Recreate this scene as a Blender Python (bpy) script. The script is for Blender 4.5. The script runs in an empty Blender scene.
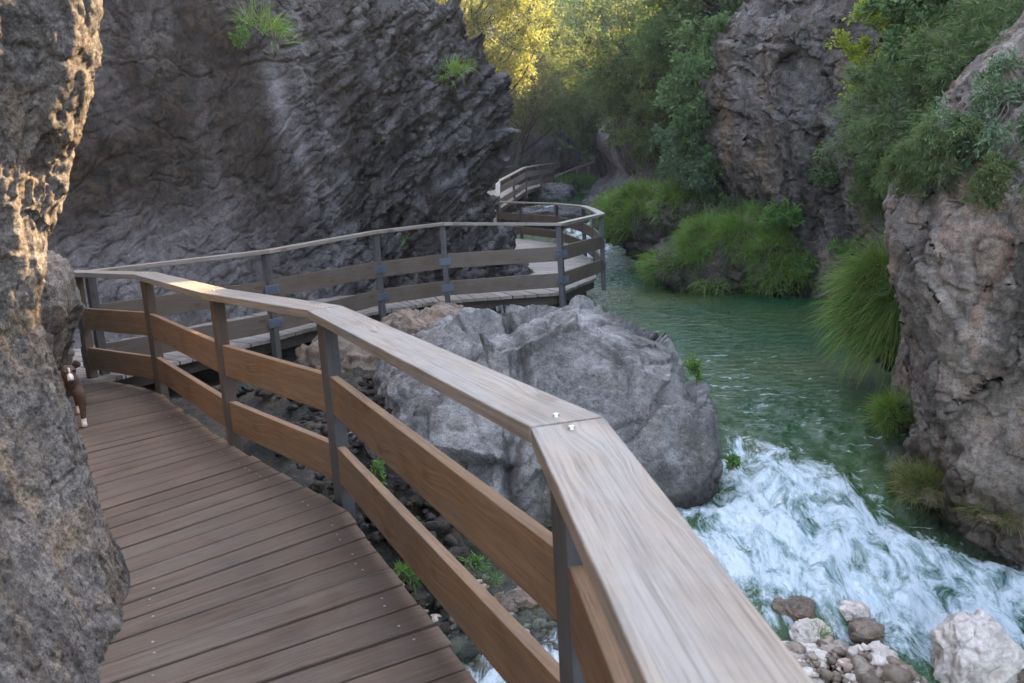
import bpy, bmesh, math, random
import numpy as np
from mathutils import Matrix, Vector
random.seed(7); RNG = np.random.default_rng(11)
sc = bpy.context.scene
COL = sc.collection
R = math.radians

# ------------------------------------------------------------------ camera maths (used to measure real positions)
F = 820.; H = 1.55; PITCH = R(10.85); ROLL = R(3.4)
FW = np.array([0, math.cos(PITCH), -math.sin(PITCH)]); _r0 = np.array([1., 0, 0]); _u0 = np.cross(_r0, FW)
RV = _r0*math.cos(ROLL)-_u0*math.sin(ROLL); UV_ = _u0*math.cos(ROLL)+_r0*math.sin(ROLL)
CAM = np.array([0, 0, H])
def _ray(px, py): return FW+RV*(px-512)/F-UV_*(py-341.5)/F
def at(px, py, y): d = _ray(px, py); return CAM+d*y/d[1]
def atz(px, py, z): d = _ray(px, py); return CAM+d*(z-H)/d[2]

# ------------------------------------------------------------------ noise
def _hash(i, j, k, s):
    h = (i.astype(np.int64)*374761393+j.astype(np.int64)*668265263+k.astype(np.int64)*2147483647+s*974634777) & 0xffffffff
    h = ((h ^ (h >> 13))*1274126177) & 0xffffffff
    h = ((h ^ (h >> 16))*2246822519) & 0xffffffff
    return (h ^ (h >> 15)) & 0xffffffff
def _rnd(i, j, k, s): return _hash(i, j, k, s)/4294967295.0
def vnoise(P, s=0):
    I = np.floor(P); f = P-I; f = f*f*f*(f*(f*6-15)+10); i, j, k = I[:, 0], I[:, 1], I[:, 2]
    out = 0
    for a in (0, 1):
        for b in (0, 1):
            for c in (0, 1):
                w = (f[:, 0] if a else 1-f[:, 0])*(f[:, 1] if b else 1-f[:, 1])*(f[:, 2] if c else 1-f[:, 2])
                out = out+w*_rnd(i+a, j+b, k+c, s)
    return out*2-1
def fbm(P, s=0, o=4, lac=2.03, g=.5):
    t = 0; a = 1.; n = 0
    for q in range(o):
        t = t+a*vnoise(P+q*17.3, s+q); n += a; a *= g; P = P*lac
    return t/n
def ridged(P, s=0, o=4):
    t = 0; a = 1.; n = 0
    for q in range(o):
        t = t+a*(1-2*np.abs(vnoise(P+q*9.1, s+q))); n += a; a *= .5; P = P*2.1
    return t/n
def facets(P, s=0):
    I = np.floor(P); best = np.full(len(P), 1e9); h = np.zeros(len(P))
    for a in (-1, 0, 1):
        for b in (-1, 0, 1):
            for c in (-1, 0, 1):
                i, j, k = I[:, 0]+a, I[:, 1]+b, I[:, 2]+c
                cx = i+_rnd(i, j, k, s); cy = j+_rnd(i, j, k, s+1); cz = k+_rnd(i, j, k, s+2)
                dx, dy, dz = P[:, 0]-cx, P[:, 1]-cy, P[:, 2]-cz
                d = dx*dx+dy*dy+dz*dz
                m = d < best
                t = (_rnd(i, j, k, s+3)-.5)*dx*2+(_rnd(i, j, k, s+4)-.5)*dy*2+(_rnd(i, j, k, s+5)-.5)*dz*2+(_rnd(i, j, k, s+6)-.5)*.8
                best = np.where(m, d, best); h = np.where(m, t, h)
    return h
def cracks(P, s=0, w=.06):
    I = np.floor(P); f1 = np.full(len(P), 1e9); f2 = np.full(len(P), 1e9)
    for a in (-1, 0, 1):
        for b in (-1, 0, 1):
            for c in (-1, 0, 1):
                i, j, k = I[:, 0]+a, I[:, 1]+b, I[:, 2]+c
                d = np.sqrt((P[:, 0]-i-_rnd(i, j, k, s))**2+(P[:, 1]-j-_rnd(i, j, k, s+1))**2+(P[:, 2]-k-_rnd(i, j, k, s+2))**2)
                f2 = np.where(d < f1, f1, np.minimum(f2, d)); f1 = np.minimum(f1, d)
    return -np.exp(-((f2-f1)/w)**2)
def warped(P, k, s): return P+k*np.stack([vnoise(P*1.7, s), vnoise(P*1.7, s+1), vnoise(P*1.7, s+2)], 1)+k*.4*np.stack([vnoise(P*5, s+3), vnoise(P*5, s+4), vnoise(P*5, s+5)], 1)
def saw(P, per, seed, warp=.3, sharp=.9):
    w_ = P[:, 2]/per+warp*fbm(P*(.6/per)*np.array([1, 1, .5]), seed, 3)*1.2
    f = w_-np.floor(w_); k = _rnd(np.floor(w_), np.zeros(len(w_)), np.zeros(len(w_)), seed)
    return (np.where(f < sharp, f/sharp, (1-f)/(1-sharp))-.5)*(.4+.9*k)
def smooth(a, b, x): t = np.clip((x-a)/(b-a), 0, 1); return t*t*(3-2*t)

# ------------------------------------------------------------------ object helpers
def link(o, parent=None):
    COL.objects.link(o)
    if parent: o.parent = parent
    return o
def tag(o, label=None, cat=None, group=None, kind=None):
    if label: o['label'] = label
    if cat: o['category'] = cat
    if group: o['group'] = group
    if kind: o['kind'] = kind
    return o
def empty(name, loc=(0, 0, 0)):
    o = bpy.data.objects.new(name, None); o.location = Vector([float(q) for q in loc]); o.empty_display_size = .1
    link(o); return o
def npmesh(name, V, Q, mat=None, parent=None, smoothed=True, attrs=None, world=True):
    """V Nx3, Q Mx4 (or Mx3).  V in world coords; shifted when the parent is an Empty."""
    V = np.asarray(V, dtype=np.float64)
    if parent is not None and world:
        p = parent; off = np.zeros(3)
        while p is not None: off += np.array(p.location); p = p.parent
        V = V-off
    Q = np.asarray(Q, dtype=np.int32); k = Q.shape[1]
    me = bpy.data.meshes.new(name); me.vertices.add(len(V)); me.vertices.foreach_set('co', V.astype(np.float32).ravel())
    me.loops.add(Q.size); me.loops.foreach_set('vertex_index', Q.ravel())
    me.polygons.add(len(Q)); me.polygons.foreach_set('loop_start', np.arange(0, Q.size, k, dtype=np.int32))
    me.polygons.foreach_set('use_smooth', np.full(len(Q), smoothed))
    me.update(calc_edges=True); me.validate()
    if attrs:
        for n_, d in attrs.items():
            at_ = me.attributes.new(n_, 'FLOAT', 'POINT'); at_.data.foreach_set('value', np.asarray(d, dtype=np.float32))
    if mat: me.materials.append(mat)
    return link(bpy.data.objects.new(name, me), parent)

# ------------------------------------------------------------------ materials
class NT:
    def __init__(s, name):
        s.m = bpy.data.materials.new(name); s.m.use_nodes = True; s.t = s.m.node_tree; s.t.nodes.clear()
        s.out = s.n('ShaderNodeOutputMaterial')
    def n(s, typ, **kw):
        nd = s.t.nodes.new(typ)
        for k, v in kw.items():
            if k.startswith('_'): setattr(nd, k[1:], v)
            else:
                key = k.replace('__', ' ')
                if key.isdigit(): key = int(key)
                sock = nd.inputs[key]
                if isinstance(v, bpy.types.NodeSocket): s.t.links.new(v, sock)
                else: sock.default_value = v
        return nd
    def noise(s, vec, scale, detail=6, rough=.55, dist=0.):
        return s.n('ShaderNodeTexNoise', Vector=vec, Scale=scale, Detail=detail, Roughness=rough, Distortion=dist).outputs['Fac']
    def mapv(s, vec, scale=(1, 1, 1), rot=(0, 0, 0)):
        return s.n('ShaderNodeMapping', Vector=vec, Scale=scale, Rotation=rot).outputs[0]
    def ramp(s, fac, stops):
        nd = s.n('ShaderNodeValToRGB', Fac=fac); e = nd.color_ramp.elements
        while len(e) < len(stops): e.new(.5)
        for el, (p, c) in zip(e, stops):
            el.position = p; el.color = (c, c, c, 1) if not hasattr(c, '__len__') else (*c, 1)
        return nd.outputs[0]
    def mix(s, f, a, b, mode='MIX'):
        nd = s.n('ShaderNodeMix', _data_type='RGBA', _blend_type=mode)
        for i, v in ((0, f), (6, a), (7, b)):
            if isinstance(v, bpy.types.NodeSocket): s.t.links.new(v, nd.inputs[i])
            else: nd.inputs[i].default_value = v if i == 0 else (*v, 1)
        return nd.outputs[2]
    def math(s, op, a, b=0., c=0., clamp=False):
        nd = s.n('ShaderNodeMath', _operation=op, _use_clamp=clamp)
        for i, v in enumerate((a, b, c)):
            if isinstance(v, bpy.types.NodeSocket): s.t.links.new(v, nd.inputs[i])
            else: nd.inputs[i].default_value = v
        return nd.outputs[0]
    def bump(s, h, strength, dist, normal=None):
        kw = dict(Height=h, Strength=strength, Distance=dist)
        if normal is not None: kw['Normal'] = normal
        return s.n('ShaderNodeBump', **kw).outputs[0]
    def done(s, sh): s.t.links.new(sh, s.out.inputs[0]); return s.m

def rock_mat(name, c1, c2, stain=(.03, .027, .025), stain_amt=.5, warm=(.2, .13, .08), warm_amt=.4, lichen=(.45, .44, .43), lich=.3,
             streak=(1.6, 1.6, .16), scale=1., bump=1., rough=.85, spec=.3, moss=0., rot=(0, 0, 0), pit=1., ltamt=.5):
    t = NT(name); co = t.n('ShaderNodeNewGeometry').outputs['Position']
    big = t.noise(co, .9*scale, 8, .6, .4); med = t.noise(co, 5*scale, 10, .65, .5); fine = t.noise(co, 28*scale, 8, .7)
    c = t.mix(t.ramp(big, [(.38, 0.), (.62, 1.)]), c1, c2)
    c = t.mix(t.ramp(med, [(.3, .0), (.7, 1.)]), c, t.mix(.5, c, (0.02, .02, .02)), 'MIX') if False else t.mix(t.ramp(med, [(.35, .65), (.65, 0.)]), c, t.mix(1., c, (.35, .34, .36), 'MULTIPLY'))
    wm = t.ramp(t.noise(t.mapv(co, (1, 1, .5)), 1.3*scale, 7, .65, 1.), [(.5, 0.), (.68, warm_amt)])
    c = t.mix(wm, c, warm)
    st = t.noise(t.mapv(co, streak), 1.0, 7, .6, .25)
    st2 = t.ramp(st, [(.46, 0.), (.6, 1.)])
    c = t.mix(t.math('MULTIPLY', st2, stain_amt), c, stain)
    lt = t.ramp(t.noise(t.mapv(co, (2.6, 2.6, .4)), 1.1, 6, .6, .3), [(.6-.14*(ltamt > .5), 0.), (.75-.14*(ltamt > .5), ltamt)])
    c = t.mix(t.math('MULTIPLY', lt, lich), c, lichen)
    lc = t.ramp(t.noise(co, 11*scale, 10, .75, .3), [(.55, 0.), (.72, 1.)])
    c = t.mix(t.math('MULTIPLY', lc, lich), c, lichen)
    c = t.mix(t.ramp(fine, [(.40, .8*pit), (.52, 0.)]), c, t.mix(1., c, (.22, .2, .19), 'MULTIPLY'))
    vf = t.noise(t.mapv(co, (1, 1, .6)), 70*scale, 6, .75, .4)
    c = t.mix(t.ramp(vf, [(.42, .75*pit), (.5, 0.)]), c, t.mix(1., c, (.3, .28, .27), 'MULTIPLY'))
    c = t.mix(t.ramp(vf, [(.54, 0.), (.66, .6*pit)]), c, t.mix(1., c, (1.9, 1.85, 1.8), 'MULTIPLY'))
    m2 = t.ramp(t.noise(co, 9*scale, 9, .7, .8), [(.42, .7*pit), (.5, 0.), (.56, 0.)])
    c = t.mix(m2, c, t.mix(1., c, (.38, .36, .35), 'MULTIPLY'))
    if name == 'rock_back':
        an = t.noise(t.mapv(co, (3, 3, 1.2)), 2., 8, .7, .5)
        dk = t.math('MULTIPLY', t.n('ShaderNodeAttribute', _attribute_name='dark').outputs['Fac'], t.ramp(an, [(.3, .55), (.6, 1.)]))
        c = t.mix(t.math('MULTIPLY', dk, .96), c, t.mix(t.ramp(med, [(.45, 0.), (.6, 1.)]), (.014, .012, .011), (.05, .031, .021)))
        lg = t.math('MULTIPLY', t.n('ShaderNodeAttribute', _attribute_name='light').outputs['Fac'], t.ramp(an, [(.35, .3), (.6, 1.)]))
        c = t.mix(t.math('MULTIPLY', lg, .6), c, (.33, .31, .33))
    if moss:
        ms = t.ramp(t.noise(co, 2.2*scale, 8, .7, .3), [(.55, 0.), (.68, moss)])
        c = t.mix(ms, c, (.035, .06, .02))
    vor = t.n('ShaderNodeTexVoronoi', _feature='DISTANCE_TO_EDGE', Vector=t.n('ShaderNodeVectorMath', _operation='ADD', **{'0': co, '1': t.n('ShaderNodeTexNoise', Vector=co, Scale=2.5*scale, Detail=5).outputs['Color']}).outputs[0], Scale=1.7*scale).outputs[0]
    crack = t.ramp(vor, [(0., 0.), (.035, 1.)])
    crm = t.math('MULTIPLY', t.math('SUBTRACT', 1., crack), t.ramp(big, [(.45, 0.), (.6, .6)]))
    c = t.mix(crm, c, (.015, .013, .012))
    zz = t.n('ShaderNodeSeparateXYZ', Vector=co).outputs['Z']
    wl = {'rock_right': -.45, 'rock_right2': -.62, 'boulder': -.80, 'rock_back': -9}.get(name, -9)
    wet = t.n('ShaderNodeMapRange', Value=t.math('ADD', zz, t.math('MULTIPLY', med, -.22)), **{'From Min': wl-.12, 'From Max': wl+.02, 'To Min': 1., 'To Max': 0.}).outputs[0]
    c = t.mix(t.math('MULTIPLY', wet, .75), c, t.mix(1., c, (.28, .26, .2), 'MULTIPLY'))
    b1 = t.bump(med, .55*bump, .12/scale); b2 = t.bump(fine, .6*bump, .02/scale, b1)
    b3 = t.bump(vf, .6*bump, .008/scale, b2)
    p = t.n('ShaderNodeBsdfPrincipled', **{'Base Color': c, 'Roughness': t.math('SUBTRACT', rough, t.math('MULTIPLY', wet, .5)), 'Specular IOR Level': spec, 'Normal': b3})
    return t.done(p.outputs[0])

def wood_mat(name, ca, cb, grey, greyamt, dark=.3, rough=.7, knots=.8, bumpy=1., spec=.3):
    t = NT(name); uv = t.n('ShaderNodeUVMap', _uv_map='UVMap').outputs[0]
    geo = t.n('ShaderNodeNewGeometry'); rnd = geo.outputs['Random Per Island']
    off = t.n('ShaderNodeCombineXYZ', X=t.math('MULTIPLY', rnd, 37.), Y=t.math('MULTIPLY', rnd, 11.), Z=t.math('MULTIPLY', rnd, 91.)).outputs[0]
    v = t.n('ShaderNodeVectorMath', _operation='ADD', **{'0': uv, '1': off}).outputs[0]
    vk = t.n('ShaderNodeTexVoronoi', Vector=t.mapv(v, (2.3, 7., 1)), Scale=1., Randomness=1.)
    kd = vk.outputs['Distance']; kn = t.ramp(kd, [(.0, 1.), (.05, .55), (.08, .9), (.15, 0.)])
    warp = t.ramp(kd, [(0., 1.), (.45, 0.)])
    vv = t.n('ShaderNodeVectorMath', _operation='ADD', **{'0': v, '1': t.n('ShaderNodeCombineXYZ', X=0., Y=t.math('MULTIPLY', warp, .035), Z=0.).outputs[0]}).outputs[0]
    grain = t.noise(t.mapv(vv, (1.4, 42, 1)), 1., 6, .6, .6)
    fineg = t.noise(t.mapv(vv, (4., 190, 1)), 1., 4, .7, .2)
    blot = t.noise(t.mapv(v, (2.5, 6, 1)), 1., 6, .6, .5)
    c = t.mix(t.ramp(grain, [(.3, 0.), (.7, 1.)]), ca, cb)
    c = t.mix(t.math('MULTIPLY', t.ramp(blot, [(.35, 0.), (.62, 1.)]), greyamt), c, grey)
    c = t.mix(t.ramp(fineg, [(.3, dark), (.55, 0.)]), c, t.mix(1., c, (.3, .27, .24), 'MULTIPLY'))
    c = t.mix(t.math('MULTIPLY', rnd, .55), c, t.mix(1., c, (.6, .58, .56), 'MULTIPLY'))
    wet = t.ramp(t.noise(geo.outputs['Position'], 2.2, 6, .65, .4), [(.5, 0.), (.7, .45)])
    c = t.mix(wet, c, t.mix(1., c, (.45, .43, .42), 'MULTIPLY'))
    c = t.mix(t.math('MULTIPLY', kn, knots), c, (ca[0]*.3, ca[1]*.26, ca[2]*.22))
    b = t.bump(grain, .3*bumpy, .004); b = t.bump(fineg, .5*bumpy, .0015, b); b = t.bump(blot, .3*bumpy, .01, b)
    p = t.n('ShaderNodeBsdfPrincipled', **{'Base Color': c, 'Roughness': rough, 'Specular IOR Level': spec, 'Normal': b})
    return t.done(p.outputs[0])

def leaf_mat(name, a, b, c3=None, trans=.35, rough=.5, clump=1.5, dry=.0, dryc=(.2, .14, .06)):
    t = NT(name); geo = t.n('ShaderNodeNewGeometry'); rnd = geo.outputs['Random Per Island']
    nz = t.noise(geo.outputs['Position'], clump, 4, .6)
    f = t.math('ADD', t.math('MULTIPLY', rnd, .6), t.math('MULTIPLY', t.ramp(nz, [(.3, 0.), (.7, 1.)]), .5), clamp=True)
    stops = [(0., a), (.6, b)] + ([(1., c3)] if c3 else [])
    c = t.ramp(f, stops)
    if dry:
        rr = t.math('FRACT', t.math('MULTIPLY', rnd, 57.3)); c = t.mix(t.math('LESS_THAN', rr, dry), c, dryc)
    p = t.n('ShaderNodeBsdfPrincipled', **{'Base Color': c, 'Roughness': rough, 'Specular IOR Level': .3}).outputs[0]
    tr = t.n('ShaderNodeBsdfTranslucent', Color=t.mix(1., c, (1.15, 1.2, .55), 'MULTIPLY')).outputs[0]
    return t.done(t.n('ShaderNodeMixShader', **{'0': trans, '1': p, '2': tr}).outputs[0])

def plain_mat(name, c, rough=.6, metal=0., var=.3, scale=20, spec=.4):
    t = NT(name); co = t.n('ShaderNodeNewGeometry').outputs['Position']
    cc = t.mix(t.ramp(t.noise(co, scale, 6, .6), [(.35, var), (.65, 0.)]), c, tuple(q*.5 for q in c))
    p = t.n('ShaderNodeBsdfPrincipled', **{'Base Color': cc, 'Roughness': rough, 'Metallic': metal, 'Specular IOR Level': spec,
            'Normal': t.bump(t.noise(co, scale*4, 4), .3, .002)})
    return t.done(p.outputs[0])

M = {}
M['rock_back'] = rock_mat('rock_back', (.165, .155, .155), (.08, .075, .078), stain_amt=.9, warm=(.14, .095, .065), warm_amt=.4, lich=.35, lichen=(.38, .36, .37), scale=1.3, streak=(.75, .75, .13), bump=1.6, ltamt=.85, pit=.8)
M['rock_left'] = rock_mat('rock_left', (.27, .245, .225), (.20, .185, .175), stain_amt=.5, warm=(.34, .24, .13), warm_amt=.6, lich=.4, lichen=(.5, .48, .45), scale=2.2, streak=(6, 6, 1.4), bump=1.3, pit=.8)  # warm tint puts part of the golden sunlight into the rock colour
M['rock_right'] = rock_mat('rock_right', (.20, .165, .145), (.12, .10, .09), stain_amt=.7, warm=(.28, .17, .09), warm_amt=.6, lich=.3, lichen=(.42, .39, .37), scale=1.2, streak=(1.5, 1.5, .16), moss=.45, pit=.75, ltamt=.7)
M['rock_right2'] = rock_mat('rock_right2', (.34, .285, .235), (.22, .18, .15), stain_amt=.6, warm=(.38, .21, .12), warm_amt=.7, lich=.35, lichen=(.48, .45, .43), scale=2., streak=(3.5, 3.5, 1.2), moss=.35, pit=.55, ltamt=.7)
M['boulder'] = rock_mat('boulder', (.36, .35, .34), (.21, .205, .2), stain_amt=.6, warm=(.2, .15, .1), warm_amt=.35, lich=.5, lichen=(.55, .54, .54), scale=2., streak=(2, 2, 1.2), moss=.12, pit=.5)
M['rock_far'] = rock_mat('rock_far', (.27, .27, .28), (.17, .17, .18), stain_amt=.5, warm=(.2, .16, .12), warm_amt=.3, lich=.2, scale=.7, streak=(.9, .9, .3))
M['rock_wall_far'] = rock_mat('rock_wall_far', (.26, .22, .2), (.15, .125, .11), stain_amt=.5, warm=(.2, .14, .09), warm_amt=.5, lich=.2, scale=.6, streak=(.5, .5, .1), moss=.5)
M['ground'] = rock_mat('ground', (.07, .06, .05), (.03, .027, .022), stain_amt=.5, warm=(.13, .09, .05), warm_amt=.6, lich=.15, scale=2., moss=.6)  # darkened so its colour deepens the gully shade
M['stone_white'] = rock_mat('stone_white', (.80, .72, .65), (.70, .61, .54), stain_amt=.0, warm=(.55, .38, .26), warm_amt=.35, lich=.3, lichen=(.75, .73, .7), scale=4., rough=.7, pit=.12)
M['stone_brown'] = rock_mat('stone_brown', (.33, .26, .2), (.22, .17, .13), stain_amt=.3, warm=(.35, .2, .11), warm_amt=.6, lich=.3, scale=4., rough=.55, pit=.6)
M['handrail'] = wood_mat('handrail', (.33, .27, .21), (.19, .158, .13), (.275, .262, .25), .9, dark=.75, knots=.9, rough=.55, spec=.45, bumpy=1.6)
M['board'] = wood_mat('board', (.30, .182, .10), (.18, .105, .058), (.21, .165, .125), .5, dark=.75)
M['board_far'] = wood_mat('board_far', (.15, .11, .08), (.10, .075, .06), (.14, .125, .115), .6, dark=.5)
M['deck'] = wood_mat('deck', (.20, .138, .10), (.115, .08, .06), (.175, .143, .12), .6, dark=.65, rough=.75, knots=.5, bumpy=1.4)
M['deck_far'] = wood_mat('deck_far', (.34, .29, .25), (.27, .23, .2), (.36, .34, .32), .6, dark=.3, rough=.7)
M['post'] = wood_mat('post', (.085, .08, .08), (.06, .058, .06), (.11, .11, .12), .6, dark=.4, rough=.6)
M['post_brown'] = wood_mat('post_brown', (.12, .085, .06), (.085, .062, .048), (.11, .1, .095), .5, dark=.4, rough=.7)
M['beam'] = wood_mat('beam', (.08, .06, .045), (.05, .04, .03), (.08, .07, .065), .4)
M['metal'] = plain_mat('metal', (.12, .15, .19), .45, .5)
M['bolt'] = plain_mat('bolt', (.55, .55, .55), .35, .8)
M['bark'] = rock_mat('bark', (.12, .1, .085), (.07, .058, .05), warm_amt=.2, stain_amt=.3, scale=5., streak=(8, 8, 1), moss=.3)
M['twig'] = plain_mat('twig', (.2, .18, .16), .8)
M['grass'] = leaf_mat('grass', (.08, .145, .03), (.14, .25, .05), (.23, .34, .08), .3, .55, 1.2, .1, (.28, .22, .1))
M['grass_dry'] = leaf_mat('grass_dry', (.07, .11, .03), (.13, .17, .05), (.22, .22, .08), .3, .6, 2., .2, (.32, .22, .09))
M['leaf_dark'] = leaf_mat('leaf_dark', (.04, .07, .025), (.08, .125, .045), (.13, .19, .07), .35, .55, .6)
M['leaf_olive'] = leaf_mat('leaf_olive', (.06, .085, .035), (.11, .145, .06), (.17, .2, .09), .4, .6, .5, .04)
M['leaf_bright'] = leaf_mat('leaf_bright', (0.057, 0.127, 0.034), (0.115, 0.230, 0.057), (0.196, 0.345, 0.092), .35, .4, 1.2)
M['leaf_mid'] = leaf_mat('leaf_mid', (.055, .095, .04), (.10, .16, .065), (.16, .23, .10), .3, .4, 1.2)
M['leaf_yellow'] = leaf_mat('leaf_yellow', (.12, .16, .02), (.24, .29, .03), (.34, .36, .05), .4, .5, 2.)
M['leaf_sunlit'] = leaf_mat('leaf_sunlit', (.16, .18, .08), (.24, .25, .12), (.31, .30, .17), .5, .5, .6)  # golden sunlight put into the leaf colour
M['leaf_juniper'] = leaf_mat('leaf_juniper', (.05, .085, .035), (.09, .14, .055), (.14, .2, .075), .3, .6, 1.5, .06, (.2, .15, .09))
M['leaf_ivy'] = leaf_mat('leaf_ivy', (0.065, 0.104, 0.058), (0.111, 0.169, 0.098), (0.169, 0.234, 0.130), .25, .5, 1.5)
M['leaf_fern'] = leaf_mat('leaf_fern', (.06, .13, .03), (.11, .21, .05), (.17, .3, .07), .35, .45, 4.)

# ------------------------------------------------------------------ cliffs: a loft of rows (levels) by columns (plan), relief added along the normal
def cr(A, n):
    m = A.shape[0]; t = np.linspace(0, m-1, n); i = np.clip(np.floor(t).astype(int), 0, m-2); f = (t-i)
    g = lambda q: A[np.clip(q, 0, m-1)]
    f = f.reshape((-1,)+(1,)*(A.ndim-1)); p0, p1, p2, p3 = g(i-1), g(i), g(i+1), g(i+2)
    return .5*((2*p1)+(-p0+p2)*f+(2*p0-5*p1+4*p2-p3)*f*f+(-p0+3*p1-3*p2+p3)*f**3)
def resample(A, n, axis, wt=None):
    """even spacing along the mean arc length, closer where wt is higher"""
    m_ = A.shape[axis]; B = cr(np.moveaxis(A, axis, 0), n*4)
    d = np.linalg.norm(np.diff(B, axis=0), axis=2).mean(axis=1)
    if wt is not None: d = d*np.interp(np.linspace(0, m_-1, len(d)), np.arange(m_), wt)
    s = np.r_[0, np.cumsum(d)]; s /= s[-1]
    idx = np.interp(np.linspace(0, 1, n), s, np.arange(len(s))); i = np.clip(idx.astype(int), 0, len(s)-2); f = (idx-i)[:, None, None]
    return np.moveaxis(B[i]*(1-f)+B[i+1]*f, 0, axis)
def normals(G):
    du = np.gradient(G, axis=1); dv = np.gradient(G, axis=0); n = np.cross(du, dv); return n/(np.linalg.norm(n, axis=2, keepdims=True)+1e-9)
def loft(name, G, nv, nu, relief, mat, flip=False, parent=None, dens=None):
    G = np.array(G, float); wr, wc = dens if dens else (None, None); G = resample(G, nv, 0, wr); G = resample(G, nu, 1, wc)
    for fn in relief:
        N = normals(G)*(-1 if flip else 1); P = G.reshape(-1, 3)
        G = G+N*fn(P).reshape(nv, nu, 1)
    idx = np.arange(nv*nu).reshape(nv, nu); Q = np.stack([idx[:-1, :-1], idx[:-1, 1:], idx[1:, 1:], idx[1:, :-1]], -1).reshape(-1, 4)
    if flip: Q = Q[:, ::-1]
    o = npmesh(name, G.reshape(-1, 3), Q, mat, parent); return o, G

def rotP(P, ax, ang):
    c, s = math.cos(ang), math.sin(ang)
    if ax == 'y': return np.stack([c*P[:, 0]+s*P[:, 2], P[:, 1], -s*P[:, 0]+c*P[:, 2]], 1)
    if ax == 'x': return np.stack([P[:, 0], c*P[:, 1]-s*P[:, 2], s*P[:, 1]+c*P[:, 2]], 1)
    return np.stack([c*P[:, 0]-s*P[:, 1], s*P[:, 0]+c*P[:, 1], P[:, 2]], 1)

# near left rock wall
zs = [-1.7, -.33, .03, .45, .85, 1.15, 1.45, 1.76, 2.1, 2.4, 3.2, 5.0]
sx = [-1.62, -1.55, -1.53, -1.58, -1.63, -1.69, -1.64, -1.50, -1.40, -1.35, -1.3, -1.6]
G = []
for z, s in zip(zs, sx):
    k = min(1, max(0, (z-.2)/.8))
    G.append([(s+.42-.95*k, -2.5, z), (s+.40-.9*k, -.8, z), (s+.40-.85*k, .4, z), (s+.37-.75*k, 1.3, z), (s+.24-.55*k, 2.1, z), (s+.09-.27*k, 2.65, z), (s, 3.0, z), (s-.16, 3.3, z), (s-.55, 3.55, z), (s-1.2, 3.8, z), (s-2.6, 4.3, z), (s-4.5, 5.2, z)])
nl, _ = loft('rock_wall', G, 520, 520, [
    lambda P: .08*fbm(P*1.1, 3, 3)-.02,
    lambda P: .035*ridged(rotP(P, 'y', .2)*np.array([4, 4, 1.0]), 5, 3)-.02,
    lambda P: .012*facets(rotP(P, 'y', .25)*np.array([9, 9, 4]), 21)+.012*fbm(P*np.array([22, 22, 10]), 8, 5, g=.65)+.010*ridged(P*np.array([26, 26, 14]), 61, 4),
    lambda P: .011*cracks(warped(rotP(P, 'y', .2), .12, 431)*np.array([5, 5, 2.2]), 432, .07)+.006*cracks(P*np.array([16, 16, 10]), 435, .1)], M['rock_left'], flip=False, dens=([.3, .6]+[1]*8+[.4, .15], [.05, .1, .2, .5, 1, 1, 1, 1, .6, .2, .1, .05]))
tag(nl, 'grey limestone wall bulging over the left edge of the deck, sunlit golden at its upper rim', kind='structure')

# rock stub just behind it, beside the dog
G = []
for z, s in zip([-1.5, 0, .4, .6, .8, .98, 1.1, 1.18, 1.22], [-3.66, -3.62, -3.56, -3.51, -3.45, -3.43, -3.46, -3.56, -3.9]):
    k = 0 if z < 1.25 else (z-1.25)*4
    G.append([(s-.9, 5.2+k, z), (s-.45, 5.5+k, z), (s-.12, 5.95+k*.5, z), (s, 6.3, z), (s-.1, 6.7, z), (s-.5, 7.1, z), (s-1.2, 7.5-k, z), (s-2.2, 7.8-k, z)])
rs, _ = loft('rock_stub', G, 220, 220, [lambda P: .07*fbm(P*2.5, 31, 3), lambda P: .05*ridged(P*np.array([6, 6, 3]), 35, 4)+.03*facets(P*5, 33)], M['rock_left'], flip=False)
# close its top
tag(rs, 'small rock outcrop with a golden sunlit crest behind the near wall', kind='structure')

# back cliff with the overhanging nose
lv = [-1.8, -.4, .0, .3, .7, 1.05, 1.7, 2.1, 2.9, 3.5, 3.8, 4.2, 4.6, 6.0, 8.0, 11.]
nx = [.12, .10, .09, -.02, -.25, -.40, -.34, -.12, .0, -.12, -.35, -.65, -1.05, -2.1, -3.4, -5.]
base = [(-11, 7.2), (-7.5, 7.9), (-5.6, 8.7), (-4.7, 9.6), (-4.0, 10.7), (-3.2, 11.9), (-2.3, 13.0), (-1.3, 13.5), (-.5, 13.75), (0, 14.15), (-.35, 15.3), (-1.3, 17.5), (-2.3, 22), (-3.0, 30), (-5, 40)]
wgt = [0, 0, 0, .0, .05, .15, .3, .5, .8, 1, 1, .9, .8, .7, .7]
G = []
for z, n_ in zip(lv, nx):
    row = []
    for (x, y), w in zip(base, wgt):
        back = max(0, z-4.5)*.35
        alc = -.45*math.exp(-((x+5.3)/1.3)**2)*math.exp(-((z-1.6)/1.6)**2)  # alcove
        row.append((x+n_*w, y+back*(1-w*.4)+(.25*math.sin(z*.9) if w < .5 else 0)-alc, z))
    G.append(row)
def rel_back1(P): return .32*fbm(P*np.array([.55, .55, .3]), 41, 3)
def rel_back2(P):
    m = smooth(-3.5, -1.5, P[:, 0])
    strat = ridged(rotP(P, 'y', .8)*np.array([.8, .8, 2.6]), 44, 4)
    vert = ridged(P*np.array([1.3, 1.3, .22]), 47, 4)
    U = rotP(P, 'y', .75)
    return .16*m*strat+.10*(1-m)*vert+.14*m*facets(U*np.array([.8, .8, 2.0]), 48)+(.26*m+.03)*saw(U, .62, 301)+(.05*m+.01)*saw(U, .2, 302)
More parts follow.
